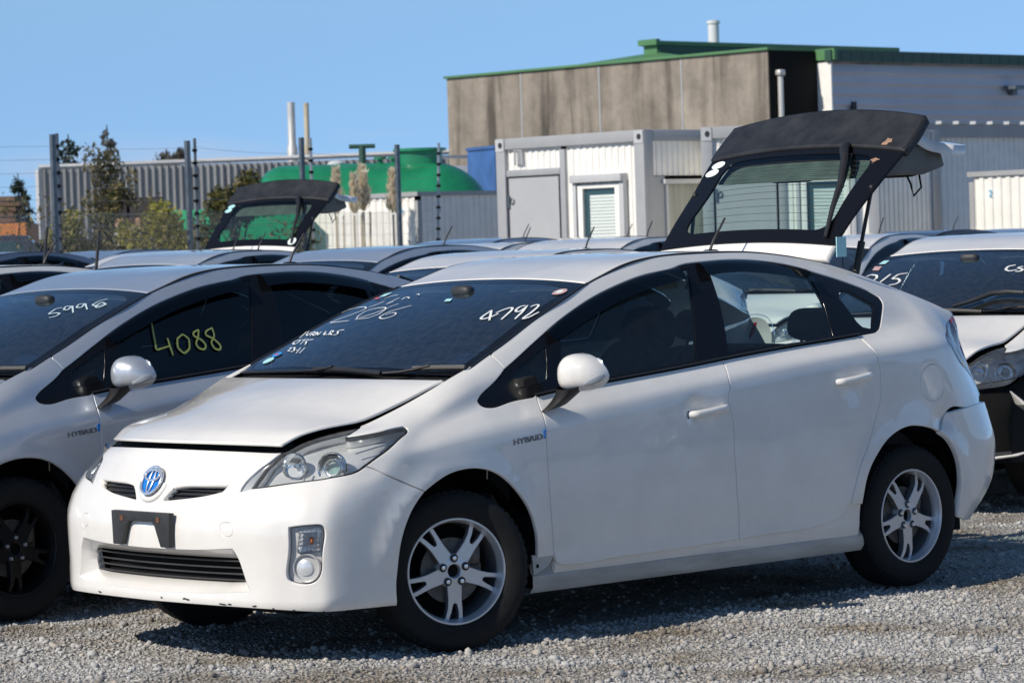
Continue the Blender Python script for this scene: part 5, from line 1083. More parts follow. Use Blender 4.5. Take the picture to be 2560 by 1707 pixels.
# ---- concrete industrial building with green roof and a clad wing
t=empty('concrete_building',(-54.7,-47.5,0)); tag(t,'stained concrete warehouse with a green roof and horizontally clad wing','building')
H=6.55
BL=12.7; PW=BL/4
part('wall','concrete',t,lambda m:[m.box((-.12,-PW*(k+.5),H/2),(.24,PW-.022,H)) for k in range(4)]+[m.box((-6,-BL/2,H/2-.1),(11.6,BL-.1,H-.3))],.01)
part('panel_joint','container_grey',t,lambda m:[m.box((.002,-PW*k,H/2),(.02,.06,H-.1)) for k in(1,2,3)])
part('painted_shade_wall','matt_black',t,lambda m:m.box((-1.0,.012,H/2-.02),(1.95,.02,H)))  # black sheet over the end wall paints in its shadow
part('roof_flashing','green_roof',t,lambda m:(m.box((-.10,-BL/2,H+.03),(.36,BL+.1,.07)),m.box((-3,-BL/2,H+.02),(6,BL,.05))),.01)
part('downpipe','flue',t,lambda m:(m.tube([(-.35,.10,5.85),(-.35,.10,0)],.075,12),m.sellip((-.35,.10,5.95),(.24,.2,.16),5,16,8)))
def cw(m):
    n=22; z=0
    for k in range(n):
        z0=6.20-.285*k
        V=[(x,y,zz) for x in(-1.98,-15) for y,zz in((.40,z0),(.52,z0-.235),(.40,z0-.285))]
        m.add(V,[(0,1,4,3),(1,2,5,4)],0)
    m.box((-1.93,.20,3.1),(.06,.62,6.25),1); m.box((-8.5,.15,3.1),(13,.5,6.1),0)
part('clad_wing',('clad','container_white'),t,cw,smooth=False)
part('wing_roof',('green_dark','green_roof'),t,lambda m:([m.box((-2.0-.42*k,.50,6.40),(.40,.22,.30)) for k in range(34)],m.box((-1.92,.30,6.44),(.12,.75,.30),1)))
part('flood_light','galv',t,lambda m:(m.box((-9.4,.75,5.62),(.5,.45,.10)),m.box((-9.5,.55,5.52),(.2,.25,.2))))
part('wall_vent','ink',t,lambda m:m.box((-2.75,.53,5.0),(.14,.10,.36)))
part('ridge_roof',('green_roof','green_dark'),t,lambda m:(m.box((-6.6,-5.75,7.13),(10.4,.60,.13)),m.box((-6.6,-5.50,6.93),(10.2,.10,.30),1),m.box((-1.48,-5.75,6.93),(.06,.52,.34)),m.box((-1.40,-5.75,7.16),(.16,.72,.16)),m.add([(-.3,-9.2,6.56),(-.3,-3.0,6.56),(-1.5,-5.4,6.86),(-1.5,-6.1,6.86)],[(0,1,2,3)])))  # darker green on the side fascia paints in its shade
part('vent_pipe','trailer_white',t,lambda m:m.lathe([(.16,6.9),(.16,7.75),(.19,7.78),(.19,7.86),(0,7.9)],16,'z',c=(-4.4,-6.1,0)))
# ---- ribbed steel wall, flues
t=empty('ribbed_shed',(0,0,0)); tag(t,'long grey shed wall with vertical ribs behind the security fence','shed')
A=(-46.3,-68.9);B=(-55.3,-60.55)
part('wall','shed_grey',t,lambda m:ribbed(m,A,B,0,4.30,.20,.09,flat=.62,out=-1),smooth=False)
part('top_rail','container_edge',t,lambda m:m.tube([(A[0]-.0,A[1],4.36),(B[0],B[1],4.44)],.075,4))
part('end_post','container_edge',t,lambda m:m.box((A[0],A[1],2.15),(.16,.16,4.3)))
for (x,y,z,r,mt,lb) in((-58.1,-71.6,6.50,.125,'flue','tall thick steel flue rising behind the ribbed shed, left of the rusty one'),(-58.45,-71.25,6.46,.085,'flue_rust','thinner rust-streaked flue beside the thick steel one behind the shed')):
    m=MB(); m.lathe([(r*1.35,3.5),(r*1.35,5.05),(r,5.15),(r,z),(r*.9,z+.01),(0,z)],20,'z',c=(x,y,0)); tag(m.obj('flue',mt),lb,'flue','flues behind the shed')
# ---- green horizontal tank
ax=np.array([-.733,.68]); 
t=empty('green_tank',(-28.75,-33.3,2.03)); t.rotation_euler=(0,0,math.atan2(ax[1],ax[0])); tag(t,'large green horizontal steel tank with a manhole turret, beyond the low container','tank')
def tk(m):
    pr=[(0,-2.20)]+[(1.10*math.sin(a)**.9,-1.55-.65*math.cos(a)) for a in np.linspace(.15,math.pi/2,12)]
    pr+=[(1.10,z) for z in(-1.0,0,.8)]+[(1.10*math.cos(a)**.85 if a<1.5 else .02,.95+1.15*math.sin(a)) for a in np.linspace(.05,1.5,14)]+[(0,2.12)]
    m.lathe(pr,56,'x')
part('shell','tank_green',t,tk,angle=80)
part('manhole','tank_green',t,lambda m:(m.lathe([(.40,.6),(.40,1.27),(.47,1.28),(.47,1.33),(0,1.335)],32,'z',c=(.86,0,0)),m.lathe([(.55,.93),(.40,1.05)],32,'z',c=(.86,0,0))))
part('vent_tee','green_dark',t,lambda m:(m.tube([(-.15,0,1.0),(-.15,0,1.40)],.065,10),m.tube([(-.38,0,1.40),(.08,0,1.40)],.04,10)))
part('flange','tank_green',t,lambda m:[m.lathe([(.05,1.0),(.05,1.16),(.11,1.16),(.11,1.20),(0,1.2)],14,'z',c=(x,0,0)) for x in(.16,.40)])
part('lid','tote_white',t,lambda m:m.lathe([(.16,1.08),(.16,1.12),(.10,1.16),(0,1.17)],18,'z',c=(-.62,.1,0)))
part('cradle','galv',t,lambda m:[m.box((x,0,-1.45),(.18,1.7,1.1)) for x in(-1.0,.9)])
m=MB(); m.prism([(-.85,0),(.85,0),(1.05,1.35),(-1.05,1.35)],'y',-.8,.8); o=link('waste_skip',bevelled(m.mesh('waste_skip'),.03),'skip_green'); o.location=(-25.2,-32.6,1.0); o.rotation_euler=(0,0,2.39)
m2=MB(); m2.box((0,0,.52),(1.9,1.6,.96)); l_=m2.obj('skip_base','galv',o); l_.location=(0,0,-1.0); tag(o,'green steel skip seen through the far open tailgate glass','skip')
# ---- white and blue tanker parked behind
t=empty('tanker_trailer',(-37.4,-40.2,-.35)); t.rotation_euler=(0,0,math.atan2(ax[1],ax[0])+.5); tag(t,'white and blue tanker with a roof catwalk behind the green tank','trailer')
part('barrel','trailer_white',t,lambda m:m.lathe([(0,-1.2),(.9,-1.15),(1.2,-.9),(1.22,0),(1.2,.8),(.9,1.0),(0,1.05)],40,'x',c=(.55,0,2.30)))
part('cab','trailer_blue',t,lambda m:(m.box((.5,-2.2,2.45),(2.9,1.2,2.9)),m.box((.5,-2.2,3.94),(2.94,1.24,.08)),m.box((.5,-1.58,3.4),(2.5,.03,.4))),.04)
part('hatch_box','trailer_white',t,lambda m:m.box((-.15,0,3.45),(.85,.6,.42)),.03)
part('catwalk','galv_light',t,lambda m:(m.tube([(-1.2,.3,3.85),(.9,.3,3.85)],.03,6),m.tube([(-1.2,-.3,3.85),(.9,-.3,3.85)],.03,6),m.tube([(-1.2,-.3,3.85),(-1.2,.3,3.85)],.03,6),m.tube([(.5,.3,3.85),(1.0,.6,3.0),(1.3,.9,2.2)],.02,6)))
# ---- security fence: posts, insulator posts, electric wires, chain-link
t=empty('security_fence',(0,0,0)); tag(t,'electric security fence of grey steel posts, insulator posts and chain-link','fence')
FP=[(-14.8,-23.01,3.14),(-17.23,-23.47,3.08),(-20.86,-25.57,3.22),(-23.9,-27.0,3.18)]; IP=[(-15.0,-23.2,3.16),(-17.49,-23.65,3.12),(-21.15,-25.72,3.22),(-24.6,-27.0,3.20)]
full=[(-12.2,-22.5)]+[p[:2] for p in FP]
for k,(x,y,z) in enumerate(FP):
    def ps(m): m.prism([(x-.03,y-.028),(x+.03,y-.028),(x+.03,y+.028),(x-.03,y+.028)],'z',0,z)
    part('fence_post','galv',t,ps)
for k,(x,y,z) in enumerate(IP):
    lx=.08 if k==3 else 0
    def ip(m):
        m.tube([(x,y,.3),(x-lx,y+lx,z)],.021,6)
        for q in range(9):
            zz=z-.16-.165*q; m.sellip((x+.045*.68-lx*zz/z,y+.045*.733+lx*zz/z,zz),(.07,.07,.045),2.5,10,6,mi=1)
    part('insulator_post',('galv' if k<2 else 'galv_light','matt_black'),t,ip)
def wr(m):
    pts=[(-9.5,-22.4)]+[p[:2] for p in IP]
    for q in range(9):
        P=[]
        for a,b in zip(pts[:-1],pts[1:]):
            for s in np.linspace(0,1,5): P.append((a[0]+(b[0]-a[0])*s,a[1]+(b[1]-a[1])*s,2.98-.165*q-.03*math.sin(s*math.pi)+.02))
        m.tube(P,.0020,4,cap=False)
part('electric_wire','wire',t,wr)
def meshmat():
    m,nt,out=newmat('chain_link'); c=coords(nt,(1,1,1))
    g=N(nt,'ShaderNodeBsdfPrincipled',Roughness=.4,Metallic=.7); g.inputs['Base Color'].default_value=(.30,.31,.32,1); tr=N(nt,'ShaderNodeBsdfTransparent')
    sx=nt.nodes.new('ShaderNodeSeparateXYZ'); nt.links.new(c,sx.inputs[0]); f=[]
    for sgn in(1,-1):
        a=N(nt,'ShaderNodeMath',operation='MULTIPLY_ADD'); nt.links.new(sx.outputs['Z'],a.inputs[0]); a.inputs[1].default_value=sgn*1.05; nt.links.new(sx.outputs['X'],a.inputs[2])
        b=N(nt,'ShaderNodeMath',operation='PINGPONG'); nt.links.new(a.outputs[0],b.inputs[0]); b.inputs[1].default_value=.030
        d=N(nt,'ShaderNodeMath',operation='LESS_THAN'); nt.links.new(b.outputs[0],d.inputs[0]); d.inputs[1].default_value=.0033; f.append(d)
    mx=N(nt,'ShaderNodeMath',operation='MAXIMUM'); nt.links.new(f[0].outputs[0],mx.inputs[0]); nt.links.new(f[1].outputs[0],mx.inputs[1])
    ms=N(nt,'ShaderNodeMixShader'); nt.links.new(mx.outputs[0],ms.inputs[0]); nt.links.new(tr.outputs[0],ms.inputs[1]); nt.links.new(g.outputs[0],ms.inputs[2]); nt.links.new(ms.outputs[0],out.inputs[0]); M['chain']=m
meshmat()
pts=[(-9.5,-22.4)]+[p[:2] for p in FP]
def cl(m):
    for a,b in zip(pts[:-1],pts[1:]): m.add([(a[0],a[1],.1),(b[0],b[1],.1),(b[0],b[1],2.15),(a[0],a[1],2.15)],[(0,1,2,3)])
part('chain_link','chain',t,cl,smooth=False)
# ---- vegetation
def leaves(mb,blobs,n,size,mi=0,elong=1.6):
    w=np.array([b[3]*b[4]*b[5] for b in blobs])**.7; w/=w.sum()
    idx=RNG.choice(len(blobs),n,p=w); B=np.array(blobs)[idx]
    d=RNG.normal(size=(n,3)); d/=np.linalg.norm(d,axis=1,keepdims=True); rr=RNG.random((n,1))**.45
    C=B[:,:3]+d*rr*B[:,3:6]
    a=RNG.normal(size=(n,3)); a/=np.linalg.norm(a,axis=1,keepdims=True); b=np.cross(a,RNG.normal(size=(n,3))); b/=np.linalg.norm(b,axis=1,keepdims=True)
    s=size*RNG.uniform(.6,1.4,(n,1)); a*=s*elong; b*=s
    V=np.stack([C-a,C+b*.6,C+a,C-b*.6],1).reshape(-1,3); mb.add(V,[(4*i,4*i+1,4*i+2,4*i+3) for i in range(n)],mi)
def blobs(c,r,k,sc=.45):
    out=[]
    for _ in range(k):
        d=RNG.normal(size=3); d/=np.linalg.norm(d); q=np.array(c)+d*np.array(r)*RNG.uniform(.35,1); f=RNG.uniform(.6,1.2)*sc; out.append((*q,r[0]*f,r[1]*f,r[2]*f*.9))
    return out
def plant(name,label,cat,base,trunk_h,crown,k,n,size,leaf,sc=.42,group=None,limbs=6,rad=.05):
    o=empty(name,base); bx,by,bz=base
    def tr(m):
        m.tube([(0,0,0),(.04,.02,trunk_h*.5),(.0,.05,trunk_h)],[rad,rad*.8,rad*.5],8)
        for i in range(limbs):
            a=RNG.uniform(0,6.28); h=trunk_h*RNG.uniform(.45,1); L=RNG.uniform(.5,.95)
            m.tube([(0,0,h),(crown[3]*L*.5*math.cos(a),crown[4]*L*.5*math.sin(a),h+(crown[2]-h)*.5),(crown[3]*L*math.cos(a),crown[4]*L*math.sin(a),crown[2]+crown[5]*RNG.uniform(-.3,.7))],[rad*.45,rad*.3,rad*.12],5)
    part('trunk','bark',o,tr)
    m=MB(); leaves(m,blobs(crown[:3],crown[3:],k,sc),n,size); m.obj('crown',leaf,o,smooth=False)
    tag(o,label,cat,group); return o
plant('sapling_tree','thin tree with sparse brownish leaves rising above the fence wires','tree',(-20.4,-29.6,0),2.6,(0,0,2.70,.42,.42,.72),14,1500,.027,'leaf_brown',.40,limbs=12,rad=.05)
plant('olive_bush','dense dark olive bush at the left end of the green tank','bush',(-21.45,-27.95,0),2.0,(0,0,2.45,.50,.50,.62),16,2600,.036,'leaf_olive',.42,limbs=8)
plant('yellow_shrub','bright yellow-green shrub against the ribbed shed wall','shrub',(-19.35,-26.9,0),1.6,(0,0,1.65,.70,.70,.95),16,4200,.036,'leaf_yellow',.40,limbs=8)
plant('tall_twiggy_shrub','straggly shrub with few leaves left of the yellow-green shrub','shrub',(-19.3,-28.0,0),1.9,(0,0,1.8,.55,.55,.7),10,900,.030,'leaf_olive',.36,limbs=12,rad=.03)
plant('roadside_bush','yellowish low bush beside the orange bin behind the fence','bush',(-18.6,-28.2,0),1.4,(0,0,1.70,.50,.50,.60),12,2000,.034,'leaf_yellow',.38,limbs=7)
plant('brown_bush','brownish bush growing through the fence between post and open tailgate','bush',(-20.3,-27.0,0),1.2,(0,0,1.45,.75,.6,.75),14,2600,.034,'leaf_olive',.4,limbs=8)
m=MB(); bl=[]
for a,b in zip(pts[:-2],pts[1:-1]):
    for _ in range(16):
        s=RNG.random(); bl.append((a[0]+(b[0]-a[0])*s-.3*RNG.random(),a[1]+(b[1]-a[1])*s-.5*RNG.random(),RNG.uniform(.6,2.2),.34,.34,.40))
leaves(m,bl,3600,.030)
for i in range(60):
    b=bl[int(RNG.integers(len(bl)))]; m.tube([(b[0],b[1],.2),(b[0]+RNG.normal()*.12,b[1]+RNG.normal()*.12,b[2]*.6),(b[0]+RNG.normal()*.25,b[1]+RNG.normal()*.25,b[2]+.35)],.008,4)
o=m.obj('climbing_ivy','leaf_brown',smooth=False); o['kind']='stuff'
def conifer(label,x,y,h,r,leaf,n,sz,gap=.0):
    o=empty('conifer_tree',(x,y,0)); part('trunk','bark',o,lambda m:m.tube([(0,0,0),(0,0,h)],[.16,.02],7))
    m=MB(); bl=[]
    nl=int(h/.45)
    for k in range(nl):
        z=h*(.25+.75*k/nl); rr=r*(1-(k/nl))**.8+.08
        for a in np.arange(0,6.28,.9): 
            if RNG.random()<.82: bl.append((rr*.7*math.cos(a+k),rr*.7*math.sin(a+k),z+RNG.normal()*.1,rr*.42,rr*.42,.16))
    leaves(m,bl,n,sz); m.obj('crown',leaf,o,smooth=False); tag(o,label,'tree','trees beyond the yard'); return o
conifer('dark layered conifer beyond the shed, between the first fence posts',-55.7,-80.7,5.9,1.25,'leaf_dark',2600,.09)
conifer('tall pale thin conifer above the sparse brownish sapling',-62.6,-88.0,6.6,1.0,'leaf_grey',1500,.09)
conifer('small dark conifer above the orange bin at the left edge',-65.8,-98.6,5.2,.9,'leaf_dark',1500,.10)
conifer('low conifer peeping over the left end of the shed wall',-57.9,-84.5,4.9,.7,'leaf_dark',800,.10)
plant('bare_tree','pale leafless tree top just above the ribbed shed wall','tree',(-70.3,-94.4,0),5.2,(0,0,5.4,.75,.75,.75),10,700,.09,'leaf_grey',.4,group='trees beyond the yard',limbs=8,rad=.1)
# pampas plumes
def pampas(x,y,z0,z1,w,label,seed):
    o=empty('pampas_grass',(x,y,0)); part('stem','plume',o,lambda m:[m.tube([(dx,dy,0),(dx*1.3,dy*1.3,z0)],.012,5) for dx,dy in((0,0),(.06,.05),(-.07,.04))])
    m=MB(); g=np.random.default_rng(seed); V=[];n=420
    for i in range(n):
        s=g.random(); zb=z0+(z1-z0)*.82*s; lean=g.normal()*.25; a=g.uniform(0,6.28); L=w*(1.15-.75*s)*g.uniform(.5,1.1); c0=np.array([g.normal()*.02,g.normal()*.02,zb]); tip=c0+np.array([math.cos(a)*L*.55,math.sin(a)*L*.55,L*.95]); mid=(c0+tip)/2+np.array([math.cos(a)*L*.12,math.sin(a)*L*.12,.0]); p=np.array([-math.sin(a),math.cos(a),0])*.010
        V+=[c0-p,mid-p*1.6,tip,mid+p*1.6]
    m.add(V,[(4*i,4*i+1,4*i+2,4*i+3) for i in range(n)]); m.obj('plume','plume',o,smooth=False); tag(o,label,'grass plume','pampas plumes before the tank')
for i,(x,y,z0,z1,w,lb) in enumerate([(-24.42,-29.1,2.15,3.04,.24,'leftmost cream pampas plume in front of the green tank'),(-24.62,-28.9,2.15,2.92,.20,'shorter cream pampas plume just right of the leftmost one'),(-25.05,-29.2,2.2,3.08,.24,'tallest cream pampas plume, fourth in front of the tank'),(-24.9,-29.0,2.2,2.95,.20,'cream pampas plume third from the left before the tank'),(-25.4,-28.86,2.15,3.00,.22,'single cream pampas plume standing apart at the right')]): pampas(x,y,z0,z1,w,lb,11+i)
# ---- clutter behind the fence at the left
m=MB(); m.box((0,0,1.15),(2.2,1.6,2.3)); [m.box((-.95+.38*k,-.0,1.15),(.05,1.64,2.2),0) for k in range(6)]
o=link('orange_bin',bevelled(m.mesh('orange_bin'),.02),'orange',loc=(-25.3,-40.7,0),rot=(0,0,2.39)); tag(o,'orange steel bin at the far left behind the fence','bin')
m=MB()
for k in range(5):
    for j in range(4): m.box((-.9+.5*j+.05*RNG.normal(),.03*RNG.normal(),2.36+.10*k),(.46,1.3,.08),0)
o=m.obj('timber_stack','wood',smooth=False); o.location=(-25.4,-40.7,0); o.rotation_euler=(0,0,2.39); tag(o,'weathered timber stacked on the orange bin','timber stack')
m=MB(); 
for k in range(4):
    for j in range(2): m.box((.62*j,0,1.55+.34*k),(.56,.6,.28)); m.box((.62*j,0,1.38+.34*k),(.6,.64,.05))
m.box((.3,0,.7),(1.3,.7,1.4))
o=m.obj('dark_crate_stack','crate_dark',smooth=False); o.location=(-27.2,-38.9,0); o.rotation_euler=(0,0,2.39); tag(o,'dark crates stacked at the left end of the ribbed shed','crate stack')
t=empty('wrecked_truck',(-17.6,-29.0,0)); t.rotation_euler=(0,0,2.5); tag(t,'black wrecked pickup behind the chain-link at the left edge','truck')
part('body','charcoal_paint',t,lambda m:(m.prism([(-2.1,.55),(2.1,.55),(2.15,1.25),(1.2,1.38),(.75,1.95),(-.35,1.98),(-.6,1.35),(-2.1,1.35)],'y',-.8,.8),),.05)
part('window','pane_dark',t,lambda m:m.prism([(.95,1.42),(.62,1.86),(-.25,1.88),(-.42,1.42)],'y',-.82,.82))
part('wheel','tyre_heap',t,lambda m:[m.lathe([(0,-.1),(.34,-.1),(.36,0),(.34,.1),(0,.1)],24,'y',c=(x,y,.36)) for x in(-1.35,1.35) for y in(-.75,.75)])
for i in range(16):
    m=MB(); m.lathe([(.19,-.09),(.30,-.10),(.33,-.05),(.335,0),(.33,.05),(.30,.10),(.19,.09)],20,'z',closed=True)
    o=m.obj('old_tyre','tyre_heap') if i==0 else tyre0.copy()
    if i==0: tyre0=o
    else: COL.objects.link(o)
    k=i%4; o.location=(-18.15-.62*(i//4)+.05*RNG.normal(),-28.35-.25*(i//4)+.06*RNG.normal(),.12+.21*k+(1.0 if i//4<4 else 0)); o.rotation_euler=(RNG.normal()*.08,RNG.normal()*.08,RNG.random()*6)
    tag(o,'old black tyre in the stacked heap behind the chain-link fence','tyre','old tyres stacked behind the fence')
m=MB(); m.box((0,0,.5),(3.2,.9,1.0)); o=m.obj('low_bank','tyre_heap'); o.location=(-19.0,-28.6,0); o.rotation_euler=(0,0,2.75); tag(o,'dark low wall carrying the old tyres behind the fence','wall')
t=empty('liquid_tote',(-20.1,-28.3,1.02)); t.rotation_euler=(0,0,2.4); tag(t,'white plastic liquid tote in a wire cage behind the fence','tote')
part('tank','tote_white',t,lambda m:m.sellip((0,0,.5),(1.0,.95,.95),8,32,16))
part('cage','galv_light',t,lambda m:[m.tube([(-.52,-.5,z),(.52,-.5,z),(.52,.5,z),(-.52,.5,z),(-.52,-.5,z)],.012,5) for z in(.06,.28,.5,.72,.96)]+[m.tube([(x,y,.0),(x,y,.97)],.012,5) for x in np.linspace(-.52,.52,6) for y in(-.5,.5)])
m=MB(); m.box((0,0,.5),(1.2,1.1,1.0)); o=m.obj('tote_plinth','crate_dark'); o.location=(-20.1,-28.3,0); o.rotation_euler=(0,0,2.4); tag(o,'dark block the white liquid tote stands on','plinth')
for i,(dx,dz,lb) in enumerate([(-.30,0,'brown brick lying on top of the white tote, left end'),(-.02,0,'brown brick on the white tote next to the left brick'),(.34,0,'pale brown brick block at the right of the tote top')]):
    m=MB(); m.box((0,0,.08),(.22,.22,.16)); o=m.obj('brick_block','brick',smooth=False); o.location=(-20.1+dx*-.733,-28.3+dx*.68,1.02+.99); tag(o,lb,'brick','bricks on the tote')
# ------------------------------------------------------------------ cars
M['spoiler']=pbr('spoiler_grp',(.022,.023,.026),.45,noise=.5,nscale=9.,bump=.1,bscale=80.)
root,PT=build_car()
tag(root,'nearest white hatchback with 4792 on its windscreen, popped hood and raised tailgate','car','parked hatchbacks')
OTHERS=[
 ('silver',(.397,-2.481,.029,0),'silver hatchback with 4088 and 5998 chalked on its glass, left of the nearest car',0),
 ('white',(-6.164,-1.981,.304,.032),'damaged white hatchback without front bumper behind the nearest car, 215 on windscreen',1),
 ('white',(-7.661,-12.758,.213,.106),'white hatchback with raised tailgate in front of the low ribbed container',2),
 ('silver',(-6.22,-8.55,.10,.08),'silver hatchback in the second row whose roof and window tops show past the silver car',3),
 ('white',(-4.68,-5.27,.14,.02),'white hatchback whose roof fills the gap between the nearest two roofs',3),
 ('white',(-10.89,-12.33,.20,.09),'white hatchback roof left of centre below the grey office door',3),
 ('white',(-10.33,-10.11,.20,.10),'white hatchback roof directly below the office window with blinds',3),
 ('blue_silver',(-13.4,-15.3,.10,.15),'blue-silver hatchback whose roof crosses in front of the grey office door',3),
 ('white',(-16.9,-17.2,.10,.14),'farthest white hatchback roof under the office blinds',3),
 ('pale_silver',(-6.11,-10.62,.15,.09),'pale silver hatchback roof in front of the far raised tailgate',3),
 ('blue_silver',(-12.45,-20.63,.15,.16),'pale blue hatchback roof below the yellow-green shrub',3),
 ('dark_silver',(-9.15,-18.33,.10,.16),'dark blue-silver hatchback roof at the left edge below the tyres',3),
 ('white',(-.83,-6.36,.05,.03),'white hatchback with wipers raised at the left edge behind the silver car',4),
 ('white',(-11.2,-7.95,.25,.06),'white hatchback with dark side windows right of the tailgate strut',3),
 ('charcoal_paint',(-17.87,-12.96,.10,.09),'charcoal hatchback roof above the damaged white car',3),
 ('blue_silver',(-22.3,-15.0,.10,.09),'blue hatchback roof at the right edge behind the charcoal roof',3)]
OTHERS+=[  # unseen cars added so the nearest car's side has something to reflect
 ('white',(-4.6,8.2,.10,0),'unseen white hatchback across the lane, added to reflect in the nearest car',3),
 ('dark_silver',(-8.6,8.9,.10,0),'unseen dark silver hatchback across the lane, added for reflections in the near doors',3),
 ('white',(-13.0,8.4,.10,0),'unseen third hatchback across the lane, white, added for side reflections',3)]
FAR_SKIP=('hybrid_badge','badge_mark','emblem','emblem_ring','number_plate_bracket','rusty_clip','tow_hook_cover','indicator_bulb','indicator_reflector','brake_disc','handle_gasket','upper_grille','emblem_collar')
cars=[root]
def paint_tree(o,mat):
    for s in o.material_slots:
        if s.material and s.material.name=='paint_white': s.link='OBJECT'; s.material=mat
    for c in o.children: paint_tree(c,mat)
base_children=list(root.children)
for col,(x,y,h,z),lb,kind in OTHERS:
    c=copy_tree(root,None,FAR_SKIP if kind>1 else (('front_bumper','indicator','tow_hook_cover') if kind==1 else ()))
    c.location=(x,y,z); c.rotation_euler=(0,0,h); c['label']=lb; c['group']='parked hatchbacks'
    if col!='white': paint_tree(c,M[col])
    cars.append(c)
def kid(o,nm):
    for c in o.children_recursive:
        if c.name.split('.')[0]==nm: return c
def kids(o,nm): return [c for c in o.children_recursive if c.name.split('.')[0]==nm]
silver,damaged,farhatch=cars[1],cars[2],cars[3]; lifted=cars[13]
# raised tailgates
for c in(root,farhatch): kid(c,'tailgate').rotation_euler=(0,R(62),0)
def strut(parent,a,b):
    m=MB(); a,b=Vector(a),Vector(b); mid=a.lerp(b,.55); m.tube([tuple(a),tuple(mid)],.009,8); m.tube([tuple(mid),tuple(b)],.017,10); m.sellip(tuple(a),(.03,.03,.03),2,8,6); m.obj('tailgate_strut','black_plastic',parent)
def hat(s,t):
    P=Vector(ST.P(s,t)); h=Vector((-2.50,0,1.452)); return h+Matrix.Rotation(R(62),3,'Y')@(P-h)
for c in(root,farhatch):
    a=hat(21.95,1.0)-Vector((0,.02,.0)); strut(c,a,(-2.72,.52,1.335)); strut(c,(a.x,-a.y,a.z),(-2.72,-.52,1.335))
# silver car: dark wheels and tinted rear glass
for w in kids(silver,'wheel'):
    for s in w.material_slots:
        m_=s.material; s.link='OBJECT'; s.material=M['black_rim'] if m_.name.startswith('alloy') else m_
    w.rotation_euler=(0,0,0 if w.location.y>0 else math.pi)
for nm in('rear_window','rear_quarter_light','tailgate_window','front_window'):
    for w in kids(silver,nm): w.material_slots[0].link='OBJECT'; w.material_slots[0].material=M['dark_glass'] if nm!='front_window' else M['half_tint']
# ------------------------------------------------------------------ writing, stickers, papers, damage
def strokes(L,S,parent,mat,name='marker_writing',w=.010,off=.0035):
    m=MB()
    for q in L: rib_stroke(m,S,q,w,off)
    return m.obj(name,mat,parent)
def decal(q,S,parent,mat,name,off=.003,rnd=True):
    q=np.array(q,float)
    uv=path(S,(q.tolist()+[q[0].tolist()],'s' if rnd else 'l'))
    mb=panel(S,uv,gap=0,edge=.0005,step=.03,off=off,inner=False,rim=False); return mb.obj(name,mat,parent)
ws=kid(root,'windscreen')
strokes(POLY['w206'],ST,ws,'chalk_white',w=.0062); strokes(POLY['wturn'],ST,ws,'chalk_white',w=.0072); strokes(POLY['w4792'],ST,ws,'chalk_white',w=.0100)
for k,mt,nm in(('st_strip','sticker_pale','sticker'),('st_red','sticker_red','sticker'),('st_sq','sticker_pale','sticker')): decal(POLY[k],ST,ws,mt,nm,rnd=False)
for k,mt in(('st_blue','sticker_blue'),('st_pale','sticker_pale'),('st_oval','sticker_pink')): decal(POLY[k],ST,ws,mt,'round_sticker')
q=np.array(POLY['st_oval']); c=q.mean(0); decal(c+(q-c)*.6,ST,ws,'paper','round_sticker',off=.004)
c=np.array(POLY['st_blue']).mean(0); decal(c+(np.array(POLY['st_blue'])-c)*np.array([.35,.75]),ST,ws,'sticker_red','round_sticker',off=.004)
def paper(q,S,parent,lines=True):
    o=decal(q,S,parent,'paper','paper_card',off=-.012,rnd=False); q=np.array(q,float)
    if lines:
        bl,tl,tr,br=q[0],q[1],q[2],q[3]; f=lambda u,v:(bl*(1-u)+br*u)*(1-v)+(tl*(1-u)+tr*u)*v
        m=MB()
        for v,a,b,w in((.80,.2,.75,.004),(.72,.3,.7,.003),(.60,.2,.8,.003),(.45,.02,.98,.006),(.36,.3,.95,.004),(.29,.3,.95,.004),(.22,.3,.8,.004),(.15,.3,.95,.004),(.08,.3,.9,.004)): rib_stroke(m,S,[f(a,v),f((a+b)/2,v),f(b,v)],w,-.0105)
        m.obj('print','paper_grey',o); m=MB(); rib_stroke(m,S,[f(.4,.90),f(.5,.90),f(.6,.90)],.016,-.0105); m.obj('logo_mark','ink',o)
        m=MB(); rib_stroke(m,S,[f(.13,.06),f(.16,.18),f(.18,.30)],.035,-.0105); m.obj('blue_print','paper_blue',o)
paper(POLY['paper'],ST,ws); paper(POLY['paper2'],ST,ws,False)
sw_=kid(silver,'windscreen'); strokes(POLY['w5998'],ST,sw_,'chalk_faint',w=.009); strokes(POLY['wOH'],ST,sw_,'chalk_inside',w=.011,off=-.01); paper(POLY['spaper'],ST,sw_,False)
fd=kid(silver,'front_window'); strokes(POLY['s4088'],SW,fd,'chalk_green',w=.0095,off=.003)
m=MB(); m.tube([(-.80,.0,1.22),(-.80,.012,1.13),(-.80,.0,1.06)],.003,5); m.tube([(-.80,0,1.22),(-.80,-.012,1.13),(-.80,0,1.06)],.003,5); m.sellip((-.80,0,1.0),(.03,.04,.11),2.5,10,8); m.obj('hanging_charm','matt_black',kid(silver,'rear_view_mirror'))
dw=kid(damaged,'windscreen'); strokes(POLY['w215'],ST,dw,'chalk_white',w=.014); strokes(POLY['wcs'],ST,dw,'chalk_white',w=.014); decal(POLY['st_r1'],ST,dw,'sticker_pale','sticker',rnd=False); decal(POLY['st_r2'],ST,dw,'sticker_pink','sticker',rnd=False)
q=np.array(POLY['rwip']); P=ST.P(q[:,0],q[:,1])+ST.Nn(q[:,0],q[:,1])*ST.sgn*.03; m=MB(); m.tube(P,[.010,.012,.016,.014,.012],8); m.obj('wiper','grey_plastic',damaged)
